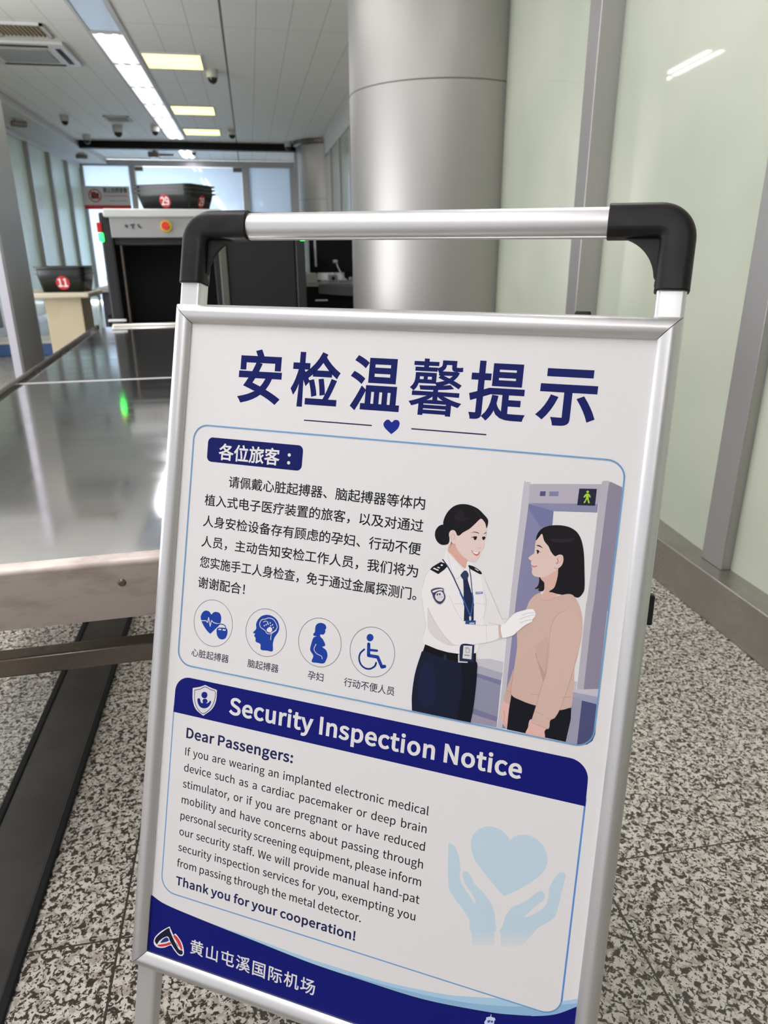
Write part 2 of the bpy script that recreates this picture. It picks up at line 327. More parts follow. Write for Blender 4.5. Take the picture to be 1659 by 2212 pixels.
# dome cameras
M_DOME = mat('dome_housing', (0.50, 0.49, 0.46), 0.4); M_DOMEG = mat('smoked_dome', (0.02, 0.02, 0.022), 0.12)
def dome(x, y, label, k=1.0):
    t = thing('dome_camera', label, 'security camera', (x, y, H_CEIL), 'dome cameras on the ceiling')
    MB().lathe([(0.0, 0), (0.068 * k, 0), (0.068 * k, -0.05 * k), (0.062 * k, -0.085 * k), (0.0, -0.086 * k)], (x, y, H_CEIL), 24).build('housing', M_DOME, t)
    MB().lathe([(0.056 * k, 0), (0.052 * k, -0.028 * k), (0.036 * k, -0.05 * k), (0.014 * k, -0.061 * k), (0.0, -0.063 * k)], (x, y, H_CEIL - 0.084 * k), 24).build('dome', M_DOMEG, t)
dome(-0.29, 9.53, 'nearest dome security camera, right of the nearest yellow panel')
dome(-0.17, 13.9, 'dome security camera just right of the farthest yellow panel'); dome(-1.42, 13.7, 'dome security camera left of the strip light by the farthest yellow panel')
dome(-2.02, 13.75, 'dome security camera right below the small louvred ceiling vent', 1.2); dome(-2.74, 14.9, 'dome security camera hanging in front of the black trunking, left')
dome(0.86, 15.3, 'dome security camera at the right end of the black trunking, by the column'); dome(-1.0, 16.6, 'small dome security camera beyond the trunking, right of the far strip', 0.8)
dome(-2.66, 12.9, 'dome security camera nearest the left glass wall bulkhead', 0.9)
def bracket(x, y, z, label, a):
    t = thing('bullet_camera', label, 'security camera', (x, y, z))
    T = lambda p: Vector((x, y, z)) + Matrix.Rotation(a, 3, 'Z') @ Vector(p)
    MB().box((-0.11, -0.05, -0.10), (0.11, 0.05, -0.02), T).build('body', M_STEELD, t, bevel=0.02)
    MB().box((-0.05, -0.04, -0.03), (0.05, 0.04, 0.0), T).build('mount', M_DOME, t); return t
bracket(-3.25, 12.6, 2.99, 'dark wedge-shaped camera under the left bulkhead', R(30)); bracket(-3.2, 16.6, 2.99, 'dark camera under the left bulkhead beyond the trunking', R(40))
t = thing('projector_bracket', 'dark box on a bracket hanging beyond the trunking, left of far strip', 'bracket', (-1.72, 16.9, H_CEIL))
MB().box((-1.93, 16.75, 2.96), (-1.72, 17.05, 3.06)).build('body', M_STEELD, t, bevel=0.01); MB().box((-1.72, 16.88, 3.0), (-1.42, 16.95, 3.04)).build('arm', M_STEELD, t); MB().box((-1.84, 16.86, 3.05), (-1.78, 16.94, H_CEIL)).build('mount', M_STEELD, t)
t = thing('cable_trunking', 'black cable trunking running across the ceiling in front of far glass wall', 'trunking', (-1.0, 15.6, H_CEIL))
MB().box((-3.02, 15.55, 2.985), (1.02, 15.68, H_CEIL)).build('channel', M_RUBBER, t, bevel=0.006); MB().box((-3.02, 15.535, 2.965), (1.02, 15.695, 2.985)).build('lid', M_XBODY, t, bevel=0.004)
GLYPH_DATA = r"""
! 323 130,221 193,221 205,645 207,749 115,749 117,645|161,-13 187,-8 208,6 222,28 227,56 222,85 208,107 187,121 161,126 136,121 115,107 100,85 95,56 100,28 115,6 136,-8
& 680 259,-13 320,-7 376,10 426,36 470,71 514,42 558,18 599,0 639,-13 663,63 631,74 598,89 562,109 526,133 567,192 601,256 630,324 654,395 569,395 550,334 526,278 498,226 466,179 415,225 365,275 320,329 280,385 340,430 393,480 431,536 445,602 435,660 407,706 362,735 301,746 232,733 179,696 145,642 133,574 136,533 146,491 161,447 181,402 126,361 80,314 48,258 36,190 52,109 98,44 168,2|410,119 377,95 343,76 307,64 270,60 213,70 167,97 136,139 125,195 132,236 152,273 182,306 218,338 259,279 306,223 357,169|246,445 231,479 220,512 213,544 211,575 217,617 236,651 264,674 302,682 333,675 355,657 367,631 371,600 361,555 334,515 294,479
, 278 75,-190 136,-155 182,-107 211,-49 221,19 216,64 201,98 176,119 144,126 118,122 96,109 81,89 75,62 80,35 95,15 116,2 142,-2 153,-1 146,-44 126,-81 95,-112 53,-136
- 347 46,245 302,245 302,315 46,315
. 278 139,-13 165,-8 186,6 200,28 205,56 200,85 186,107 165,121 139,126 113,121 92,107 78,85 73,56 78,28 92,6 113,-8
0 555 278,-13 372,11 444,82 490,201 506,369 490,535 444,653 372,723 278,746 183,723 111,653 66,535 50,369 66,201 112,82 183,11|278,61 221,79 177,134 148,230 138,369 148,507 177,602 221,656 278,674 335,656 379,602 408,507 418,369 408,230 379,134 335,79
1 555 88,0 490,0 490,76 343,76 343,733 273,733 242,717 206,703 167,691 121,681 121,623 252,623 252,76 88,76
2 555 44,0 505,0 505,79 302,79 273,78 242,77 212,74 182,72 300,192 390,308 449,420 470,531 455,619 412,687 345,731 256,746 191,738 135,717 86,683 40,639 93,587 126,621 162,648 202,666 245,672 304,661 347,631 372,585 380,527 360,428 298,319 194,195 44,54
3 555 263,-13 355,1 430,42 481,108 499,196 487,265 454,319 404,358 344,382 344,387 397,413 438,452 465,502 474,563 458,641 414,698 346,734 260,746 200,739 147,721 99,694 56,659 105,601 138,630 175,652 214,667 257,672 309,664 348,640 372,604 381,556 371,501 337,456 274,427 178,416 178,346 285,336 356,306 394,260 406,199 395,142 365,100 317,72 257,63 200,70 152,89 111,115 76,147 29,88 70,50 121,18 185,-5
4 555 340,0 426,0 426,202 524,202 524,275 426,275 426,733 325,733 20,262 20,202 340,202|340,275 115,275 282,525 298,552 313,579 327,606 341,633 345,633 343,602 342,566 341,531 340,500
5 555 262,-13 351,4 428,52 482,131 502,238 484,343 437,416 367,458 281,472 250,470 222,464 196,455 171,443 190,655 466,655 466,733 110,733 86,391 135,360 165,379 193,392 223,400 257,403 320,392 368,359 398,306 409,236 397,164 364,109 314,75 253,63 195,70 147,88 106,114 73,144 27,84 69,48 120,17 184,-5
6 555 301,-13 382,4 449,53 495,128 512,225 498,326 457,398 392,441 308,455 264,449 221,432 179,404 142,367 159,510 200,604 259,655 331,671 364,667 395,656 423,638 447,615 499,671 466,701 426,725 380,740 327,746 225,724 138,656 78,533 56,350 75,191 126,78 204,10|144,294 181,337 220,366 257,382 293,387 351,376 392,343 417,292 425,225 415,157 389,104 350,71 301,59 239,74 192,120 160,193
7 555 198,0 293,0 307,196 341,364 404,520 508,678 508,733 49,733 49,655 405,655 314,507 252,357 216,192
8 555 280,-13 374,2 446,42 492,102 509,176 499,244 472,297 432,337 386,369 386,374 419,405 451,446 474,496 483,551 469,629 429,690 366,730 282,744 203,731 139,693 96,634 81,558 89,504 111,459 142,420 180,389 180,385 131,352 88,307 58,250 46,182 63,104 112,42 186,2|330,398 267,425 214,458 178,501 164,558 173,606 197,644 234,668 281,676 333,666 372,638 397,597 405,546 400,506 386,468 362,432|281,55 220,65 171,93 139,136 127,190 134,240 155,285 187,324 228,356 302,325 364,289 406,243 422,179 412,129 383,90 339,64
9 555 235,-13 334,9 419,81 479,208 501,398 482,551 430,659 352,724 254,746 173,729 106,681 61,606 44,508 58,408 99,336 163,293 246,278 292,284 337,302 378,330 415,367 397,224 356,130 299,79 232,63 197,67 164,78 134,95 108,119 58,62 92,32 132,8 179,-7|414,444 376,399 338,369 299,351 261,346 204,358 163,390 138,441 130,508 140,577 166,629 206,663 255,675 318,660 366,616 398,544
: 278 139,390 165,395 186,409 200,431 205,460 200,488 186,510 165,525 139,530 113,525 92,510 78,488 73,460 78,431 92,409 113,395|139,-13 165,-8 186,6 200,28 205,56 200,85 186,107 165,121 139,126 113,121 92,107 78,85 73,56 78,28 92,6 113,-8
D 688 101,0 288,0 435,25 541,98 607,213 629,369 607,525 541,639 433,709 284,733 101,733|193,76 193,658 276,658 389,639 470,583 518,493 534,369 518,245 470,153 389,96 276,76
I 293 101,0 193,0 193,733 101,733
N 723 101,0 188,0 188,385 187,443 184,501 180,558 177,614 181,614 260,463 527,0 622,0 622,733 534,733 534,352 535,294 538,235 542,176 547,120 542,120 463,271 195,733 101,733
P 633 101,0 193,0 193,292 314,292 424,306 509,347 564,417 584,518 564,619 508,686 422,722 310,733 101,733|193,367 193,658 298,658 383,651 443,628 480,585 492,518 480,450 445,403 386,376 302,367
S 596 304,-13 407,3 486,47 536,114 553,195 541,266 509,320 461,360 402,391 298,436 255,455 216,480 187,513 176,559 186,603 213,636 257,658 313,665 361,660 405,647 444,625 480,597 528,656 485,692 434,721 376,739 313,746 221,732 148,691 99,630 82,552 96,482 131,429 179,391 231,364 336,318 385,295 424,269 450,235 459,187 449,138 418,101 370,77 305,68 249,74 195,93 146,122 103,159 48,95 100,50 161,16 229,-5
T 599 253,0 346,0 346,655 568,655 568,733 31,733 31,655 253,655
W 878 181,0 291,0 400,442 409,485 419,526 428,567 437,609 441,609 450,567 459,526 468,485 477,442 588,0 700,0 851,733 763,733 684,334 674,275 664,215 654,156 644,96 638,96 625,156 612,216 599,275 586,334 484,733 399,733 298,334 285,275 271,215 258,156 246,96 242,96 231,156 220,215 209,275 198,334 121,733 26,733
a 563 217,-13 266,-7 313,10 356,35 397,65 400,65 408,0 483,0 483,334 472,426 439,496 380,541 295,557 231,550 174,534 124,511 82,486 117,423 152,444 191,463 234,476 280,481 335,469 369,439 387,395 392,344 243,318 139,277 79,219 59,141 71,76 104,27 154,-3|243,61 205,66 175,81 154,107 147,147 160,195 201,233 277,263 392,283 392,132 354,101 317,79 281,65
b 618 331,-13 420,7 496,64 548,156 567,280 553,394 512,482 444,537 351,557 306,551 261,535 219,511 180,481 184,578 184,796 92,796 92,0 165,0 173,56 177,56 214,27 253,5 292,-8|316,64 287,67 254,76 219,94 184,120 184,406 222,438 258,461 294,475 328,480 394,466 439,425 464,361 472,279 460,189 428,121 378,79
c 510 306,-13 354,-8 400,5 443,27 482,55 442,117 415,96 384,79 350,67 314,63 246,78 193,120 158,186 146,271 159,356 194,422 249,465 317,480 347,477 375,467 401,452 425,433 471,493 440,517 404,538 362,552 313,557 213,538 130,482 73,392 52,271 71,151 125,62 206,6
d 620 277,-13 324,-7 368,10 408,34 442,64 445,64 453,0 528,0 528,796 436,796 436,587 441,494 406,520 370,540 332,553 288,557 199,537 124,480 72,390 53,271 69,150 114,61 185,6|297,64 233,78 186,119 157,184 147,272 159,357 193,422 243,465 304,480 337,477 370,467 403,449 436,423 436,138 402,105 368,82 333,69
e 554 312,-13 364,-9 411,3 453,20 490,42 458,103 427,85 394,71 360,63 322,60 251,73 196,112 158,171 142,250 508,250 510,265 511,283 512,302 498,407 456,488 388,539 295,557 205,537 127,480 73,390 52,271 72,151 128,62 210,6|141,315 159,387 194,440 242,473 297,484 354,473 396,441 423,388 432,315
f 325 33,469 107,469 107,0 198,0 198,469 313,469 313,543 198,543 198,629 203,675 217,709 241,729 275,736 295,734 316,729 336,721 356,792 336,799 314,804 290,808 265,809 195,797 146,761 117,704 107,630 107,543 33,538
g 564 275,-250 389,-235 476,-194 531,-134 550,-62 538,-4 502,36 443,60 361,67 254,67 208,71 179,84 164,102 159,126 164,152 176,173 194,191 220,181 247,174 274,172 352,185 416,223 458,283 473,361 470,395 461,425 447,452 429,473 540,473 540,543 351,543 329,550 304,555 274,557 196,543 132,505 87,444 71,363 77,317 93,276 116,242 142,217 142,213 120,195 101,172 87,144 82,112 86,82 96,58 112,38 131,23 131,18 97,-8 72,-37 56,-70 51,-105 67,-167 114,-212 184,-240|274,234 230,243 193,269 168,310 159,363 168,417 193,456 229,481 274,490 320,481 356,456 381,417 390,363 381,310 356,269 319,243|288,-187 222,-180 172,-161 142,-131 131,-92 134,-68 144,-45 161,-22 186,0 210,-5 234,-7 256,-8 350,-8 398,-12 432,-23 453,-45 460,-77 448,-118 413,-153 359,-178
h 607 92,0 184,0 184,394 222,430 257,456 293,472 332,477 378,469 410,443 429,398 435,332 435,0 526,0 526,344 516,436 486,502 434,543 360,557 308,550 261,530 219,501 180,466 184,578 184,796 92,796
i 275 92,0 184,0 184,543 92,543|138,655 170,663 191,684 199,716 191,747 170,767 138,775 106,767 86,747 78,716 86,684 106,663
k 552 92,0 182,0 182,143 284,262 443,0 542,0 337,324 518,543 416,543 186,257 182,257 182,796 92,796
l 284 188,-13 210,-12 227,-9 241,-5 228,65 220,64 214,63 209,63 196,67 187,79 184,102 184,796 92,796 92,108 97,57 115,19 144,-5
m 926 92,0 184,0 184,394 220,431 255,457 288,472 320,477 365,469 396,443 415,398 421,332 421,0 512,0 512,394 549,431 584,457 617,472 649,477 694,469 725,443 744,398 750,332 750,0 841,0 841,344 831,436 801,502 749,543 677,557 629,549 583,528 540,495 497,453 476,496 445,529 403,550 347,557 300,550 256,530 216,500 178,464 176,464 167,543 92,543
n 610 92,0 184,0 184,394 222,430 257,456 293,472 332,477 378,469 410,443 429,398 435,332 435,0 526,0 526,344 516,436 486,502 434,543 360,557 308,550 260,530 218,500 178,464 176,464 167,543 92,543
o 606 303,-13 398,6 478,62 533,151 554,271 533,392 478,482 398,538 303,557 208,538 128,482 73,392 52,271 73,151 128,62 208,6|303,63 239,78 189,120 157,186 146,271 157,356 189,422 239,465 303,480 367,465 417,422 450,356 461,271 450,186 417,120 367,78
p 620 92,-229 184,-229 184,-45 181,50 218,23 256,3 294,-9 331,-13 420,7 496,64 548,156 567,280 553,394 512,482 444,537 351,557 304,551 259,534 217,509 178,480 176,480 167,543 92,543|316,64 287,67 255,76 220,94 184,120 184,406 222,438 259,461 294,475 328,480 394,466 439,425 464,361 472,279 460,189 428,121 378,79
q 620 436,-229 528,-229 528,543 455,543 446,492 444,492 408,520 372,540 333,553 288,557 199,537 124,480 72,390 53,271 69,150 114,61 185,6 277,-13 323,-7 366,9 406,33 441,63 436,-36|297,64 233,78 186,119 157,184 147,272 159,357 193,422 243,465 304,480 337,477 370,467 403,449 436,423 436,138 402,105 368,82 333,69
r 388 92,0 184,0 184,349 214,408 249,446 285,468 320,475 340,474 356,471 373,466 390,545 373,552 354,556 332,557 288,549 247,526 210,491 178,444 176,444 167,543 92,543
s 468 234,-13 319,0 381,34 418,86 431,148 416,213 378,258 325,289 266,313 222,330 185,350 159,374 149,407 155,437 174,463 205,480 250,486 284,482 316,472 345,457 373,438 417,495 383,519 343,539 298,552 249,557 170,545 111,512 74,463 62,403 76,343 112,300 163,269 220,246 265,228 305,207 333,179 344,143 337,110 318,83 284,65 237,58 191,63 150,76 112,96 76,123 32,62 74,32 123,8 177,-7
t 377 262,-13 288,-11 314,-7 339,0 363,7 345,76 325,69 304,63 283,61 243,68 217,88 203,121 199,165 199,469 347,469 347,543 199,543 199,696 123,696 113,543 27,538 27,469 108,469 108,168 116,94 142,37 189,0
u 607 251,-13 303,-6 349,14 391,45 430,85 433,85 440,0 516,0 516,543 425,543 425,158 388,117 353,88 317,71 278,66 232,74 200,100 182,145 176,210 176,543 84,543 84,199 94,107 124,41 176,1
v 521 209,0 316,0 508,543 418,543 315,234 303,194 290,154 277,113 265,74 260,74 248,113 235,154 223,194 210,234 108,543 13,543
w 802 178,0 284,0 361,291 371,330 380,369 389,408 398,449 403,449 412,409 421,370 430,331 440,293 518,0 629,0 776,543 688,543 609,229 600,191 592,153 584,115 576,78 571,78 561,115 552,153 543,191 533,229 448,543 359,543 274,229 264,191 255,153 246,115 238,78 233,78 225,115 217,153 209,191 201,229 120,543 27,543
x 498 15,0 111,0 184,127 198,152 212,176 225,200 239,224 244,224 260,200 275,176 289,152 303,127 383,0 483,0 304,274 469,543 374,543 307,424 295,401 283,379 271,356 259,333 254,333 240,356 227,378 214,401 201,424 128,543 29,543 194,283
y 521 101,-234 173,-220 229,-180 271,-120 304,-46 508,543 419,543 321,242 310,204 299,165 288,126 277,88 272,88 258,127 244,166 231,205 218,242 108,543 13,543 231,-1 219,-42 199,-89 172,-126 139,-150 97,-159 82,-158 67,-154 55,-150 37,-223 56,-229 77,-233
"""
# ------------------------------------------------------------------ lettering outlines (advance, then loops in 1/1000 em)
GLYPHS = {}
for ln in GLYPH_DATA.strip('\n').split('\n'):
    ch, adv, rest = ln.split(' ', 2)
    GLYPHS[ch] = (int(adv) / 1000, [[tuple(float(q) / 1000 for q in p.split(',')) for p in lp.split(' ')] for lp in rest.split('|')])
def curve_mesh(cu):
    o = bpy.data.objects.new('tmp', cu); C.objects.link(o); bpy.context.view_layer.update()
    dg = bpy.context.evaluated_depsgraph_get(); me = bpy.data.meshes.new_from_object(o.evaluated_get(dg))
    vs = [tuple(v.co[:2]) for v in me.vertices]; fs = [tuple(p.vertices) for p in me.polygons]
    C.objects.unlink(o); bpy.data.objects.remove(o); bpy.data.meshes.remove(me); bpy.data.curves.remove(cu); return vs, fs
def latin_width(text, track=0.0): return sum(0.224 if c == ' ' else GLYPHS[c][0] + track for c in text)
def latin_mesh(text, bold=0.0, space=0.224, track=0.0):
    cu = bpy.data.curves.new('tmp', 'CURVE'); cu.dimensions = '2D'; cu.fill_mode = 'BOTH'
    x = 0.0
    for c in text:
        if c == ' ': x += space; continue
        adv, loops = GLYPHS[c]
        for lp in loops:
            s = cu.splines.new('POLY'); s.points.add(len(lp) - 1); s.use_cyclic_u = True
            for p, (a, b) in zip(s.points, lp): p.co = (x + a, b, 0, 1)
        x += adv + track
    vs, fs = curve_mesh(cu)
    return thicken(vs, fs, bold) if bold else (vs, fs)
def cjk_mesh(text, bold=0.0, spacing=1.0):
    cu = bpy.data.curves.new('tmp', 'FONT'); cu.body = text; cu.size = 1.0; cu.space_character = spacing; cu.resolution_u = 4; cu.fill_mode = 'FRONT'
    vs, fs = curve_mesh(cu)
    return thicken(vs, fs, bold) if bold else (vs, fs)
def thicken(vs, fs, h):
    # heavier weight: a band of half width h along every outline edge, mitred where the outline turns
    vs = list(vs); key = {}; ids = [key.setdefault((round(x, 5), round(y, 5)), i) for i, (x, y) in enumerate(vs)]
    cnt = {}
    for f in fs:
        for a, b in zip(f, f[1:] + f[:1]): cnt.setdefault((min(ids[a], ids[b]), max(ids[a], ids[b])), []).append((ids[a], ids[b]))
    nxt = {}; out = list(fs); n0 = len(vs); V = [Vector(v) for v in vs]
    edges = [e[0] for e in cnt.values() if len(e) == 1 and e[0][0] != e[0][1]]
    nrm = {}
    for a, b in edges:
        d = (V[b] - V[a])
        if d.length < 1e-6: continue
        d.normalize(); nrm.setdefault(a, []).append(Vector((d.y, -d.x))); nrm.setdefault(b, []).append(Vector((d.y, -d.x)))
    off = {}
    for i, ns in nrm.items():
        m = sum(ns, Vector((0, 0)))
        if m.length < 0.25 or len(ns) > 2: off[i] = None; continue
        m.normalize(); off[i] = m * min(1.8, 1 / max(0.3, m.dot(ns[0]))) * h
    idx = {}
    for a, b in edges:
        d = (V[b] - V[a])
        if d.length < 1e-6: continue
        d.normalize(); n = Vector((d.y, -d.x)) * h; q = []
        for i in (a, b):
            o = off.get(i) or n
            q.append(V[i] + o)
        k = len(vs); vs += [tuple(V[a]), tuple(V[b]), tuple(q[1]), tuple(q[0])]; out.append((k, k + 1, k + 2, k + 3))
    return vs, out
def fit(vs, full=False):
    x0 = min(v[0] for v in vs); x1 = max(v[0] for v in vs); y0 = min(v[1] for v in vs); y1 = max(v[1] for v in vs)
    return [((v[0] - x0) / (x1 - x0), (v[1] - y0) / (y1 - y0)) for v in vs]
# ------------------------------------------------------------------ table and machine share one skewed line (turned 3 degrees)
TA = Vector((-0.902, 2.683, 0)); t3 = R(3.0)
EX = Vector((math.cos(t3), math.sin(t3), 0)); EY = Vector((-math.sin(t3), math.cos(t3), 0))
L = lambda p: TA + EX * p[0] + EY * p[1] + Vector((0, 0, p[2]))
t = thing('roller_table', 'long stainless steel roll-out table in front of the X-ray machine', 'table', L((0.34, 0.4, 0)))
TZ, W_, Y0, Y1 = 0.70, 0.69, -1.597, 2.33
def slab(y0, y1, name):
    m = MB(); m.box((0.012, y0, TZ - 0.012), (W_ - 0.012, y1, TZ - 0.001), L); return m.build(name, M_STEEL, t, bevel=0.003)
slab(Y0 + 0.004, 0.190, 'table_top'); slab(0.200, Y1, 'table_top')
MB().box((0.012, 0.190, TZ - 0.014), (W_ - 0.012, 0.200, TZ + 0.0012), L).build('joint_strip', M_ALUS, t)
for xx in (0.0, W_ - 0.022):
    prof = [(0.0, -0.09), (0.022, -0.09), (0.022, 0.010), (0.016, 0.016), (0.006, 0.016), (0.0, 0.010)]
    MB().sweep([(p + xx, q) for p, q in prof], [(L((0, Y0 + 0.002, TZ)), EX, Vector((0, 0, 1))), (L((0, Y1, TZ)), EX, Vector((0, 0, 1)))]).build('side_rail', M_STEELD, t)
ap = [(0.0, -0.107), (-0.006, -0.107), (-0.006, -0.012), (-0.004, -0.004), (0.004, 0.0), (0.02, 0.0), (0.02, -0.005), (0.0, -0.010)]
MB().sweep(ap, [(L((0, Y0, TZ)), EY, Vector((0, 0, 1))), (L((W_, Y0, TZ)), EY, Vector((0, 0, 1)))]).build('front_apron', M_STEELW, t, ang=50)
ap_s = MB()
scr = MB().lathe([(0, 0.003), (0.004, 0.003), (0.007, 0), (0.007, -0.002)], (0, 0, 0), 14, lambda p: L((0.575, Y0 - 0.006 - p.z, TZ - 0.042)) + EX * p.x + Vector((0, 0, p.y))).build('screw', M_STEELD, t)
for xx in (0.03, W_ - 0.07):
    for yy in (Y0 + 0.10, 0.17, Y1 - 0.2): MB().box((xx, yy, 0.0), (xx + 0.04, yy + 0.04, TZ - 0.012), L).build('leg', M_STEELD, t, bevel=0.004)
MB().box((0.03, Y0 + 0.145, 0.415), (W_ - 0.03, Y0 + 0.185, 0.455), L).build('cross_bar', M_STEELD, t, bevel=0.004)
MB().box((0.03, 0.175, 0.18), (W_ - 0.03, 0.205, 0.22), L).build('cross_bar', M_STEELD, t, bevel=0.004)
# floor cable cover
t = thing('cable_cover', 'dark flat cable cover with black rubber edges on the floor under the table', 'cable cover', (-0.55, 1.6, 0))
MB().box((-0.615, -1.2, 0), (-0.490, 4.6, 0.006)).build('cover_plate', worn('cover_plate_metal', (0.055, 0.05, 0.046), (0.09, 0.08, 0.07), 0.3, 0.5, 4), t, bevel=0.002)
for a, b in ((-0.632, -0.614), (-0.491, -0.473)): MB().box((a, -1.2, 0), (b, 4.6, 0.009)).build('rubber_edge', M_RUBBER, t, bevel=0.003)
# ------------------------------------------------------------------ X-ray machine
MY = 2.42
t = thing('x_ray_machine', 'charcoal baggage X-ray machine with grey hood at the end of the steel table', 'x-ray machine', L((0.74, MY + 0.8, 0)))
b = MB()
b.box((0.095, MY, 0.0), (0.165, MY + 1.9, 1.398), L); b.box((0.80, MY + 0.02, 0.0), (1.34, MY + 1.9, 1.398), L); b.box((0.165, MY + 0.02, 1.2), (0.80, MY + 1.9, 1.398), L); b.box((0.165, MY, 0.0), (0.80, MY + 1.9, 0.655), L)
b.build('body', M_XBODY, t, bevel=0.012)
MB().box((1.338, MY - 0.01, 0.0), (1.402, MY + 1.9, 1.405), L).build('end_frame', M_XBODY, t, bevel=0.008)
MB().box((0.826, MY - 0.012, 0.0), (0.875, MY + 0.03, 1.245), L).build('corner_post', mat('post_grey', (0.10, 0.10, 0.085), 0.4, 0.3), t, bevel=0.006)
MB().box((0.88, MY + 0.006, 0.05), (1.332, MY + 0.021, 1.385), L).build('side_panel', mat('panel_charcoal', (0.014, 0.0155, 0.016), 0.5, spec=0.3), t, bevel=0.004)
h_ = MB(); h_.box((0.130, MY - 0.06, 1.368), (0.866, MY + 0.75, 1.418), L); h_.build('hood', M_XLIGHT, t, bevel=0.010)
f = MB(); f.add([L(p) for p in ((0.163, MY - 0.04, 1.370), (0.866, MY - 0.04, 1.370), (0.866, MY - 0.028, 1.247), (0.163, MY - 0.028, 1.247), (0.163, MY + 0.02, 1.370), (0.866, MY + 0.02, 1.370), (0.866, MY + 0.02, 1.247), (0.163, MY + 0.02, 1.247))],
      [(0, 3, 2, 1), (4, 5, 6, 7), (0, 1, 5, 4), (1, 2, 6, 5), (2, 3, 7, 6), (3, 0, 4, 7)]); f.build('header_panel', M_XGREY, t, bevel=0.004)
MB().box((0.163, MY + 0.42, 0.69), (0.80, MY + 0.45, 1.21), L).build('lead_curtain', M_RUBBER, t)
MB().box((0.20, MY + 0.03, 0.705), (0.212, MY + 0.10, 1.22), L).build('curtain_edge', mat('edge_brown', (0.07, 0.055, 0.045), 0.5), t)
MB().box((0.163, MY - 0.02, 0.655), (0.80, MY + 0.43, 0.69), L).build('conveyor_belt', M_RUBBER, t, bevel=0.01)
MB().box((0.10, MY - 0.088, 0.682), (0.80, MY - 0.045, 0.716), L).build('entry_roller', mat('bright_lip', (0.85, 0.82, 0.75), 0.25, 0.6), t, bevel=0.01)
MB().box((0.075, MY - 0.04, 0.725), (0.19, MY - 0.012, 0.742), L).build('lip_bracket', M_ALUS, t, bevel=0.004)
MB().box((0.078, MY - 0.012, 1.278), (0.108, MY + 0.01, 1.338), L).build('red_indicator', M_LAMPR, t, bevel=0.004)
MB().box((0.080, MY - 0.014, 1.222), (0.112, MY + 0.01, 1.276), L).build('green_indicator', M_LEDG, t, bevel=0.006)
MB().box((1.372, MY - 0.022, 1.226), (1.402, MY - 0.005, 1.246), L).build('green_indicator', M_LEDG, t, bevel=0.006)
def disc(cx, cz, y, r, d, m, name, par, n=28): return MB().lathe([(0, d), (r * 0.93, d), (r, d * 0.8), (r, -0.002), (0, -0.002)], (0, 0, 0), n, lambda p: L((cx + p.x, y - p.z, cz + p.y))).build(name, m, par)
es = disc(0.507, 1.315, MY - 0.035, 0.036, 0.012, mat('yellow_plate', (0.60, 0.42, 0.02), 0.4), 'emergency_stop', t)
disc(0.503, 1.317, MY - 0.044, 0.024, 0.034, mat('stop_red', (0.62, 0.03, 0.03), 0.3), 'push_button', es)
lg = MB(); M_LET = mat('maker_letter', (0.04, 0.045, 0.05), 0.35)
for dx, sh in ((0.0, [(0, 0.012), (0.012, 0.0), (0.022, 0.004), (0.02, 0.016), (0.008, 0.02)]), (0.044, [(-0.008, 0.02), (0.02, 0.024), (0.02, 0.016), (0.012, 0.014), (0.010, -0.006), (0.002, -0.006), (0.002, 0.012), (-0.008, 0.012)]), (0.078, [(0.0, 0.02), (0.014, 0.024), (0.012, 0.014), (0.026, 0.002), (0.018, -0.004), (0.004, 0.008)])):
    vs = [L((0.250 + dx + p, MY - 0.0385, 1.305 + q)) for p, q in sh]; vb = [v + EY * 0.012 for v in vs]; k = len(vs)
    lg.add(vs + vb, [tuple(range(k)), tuple(range(2 * k - 1, k - 1, -1))] + [(i, (i + 1) % k, k + (i + 1) % k, k + i) for i in range(k)])
lg.build('maker_lettering', M_LET, t)
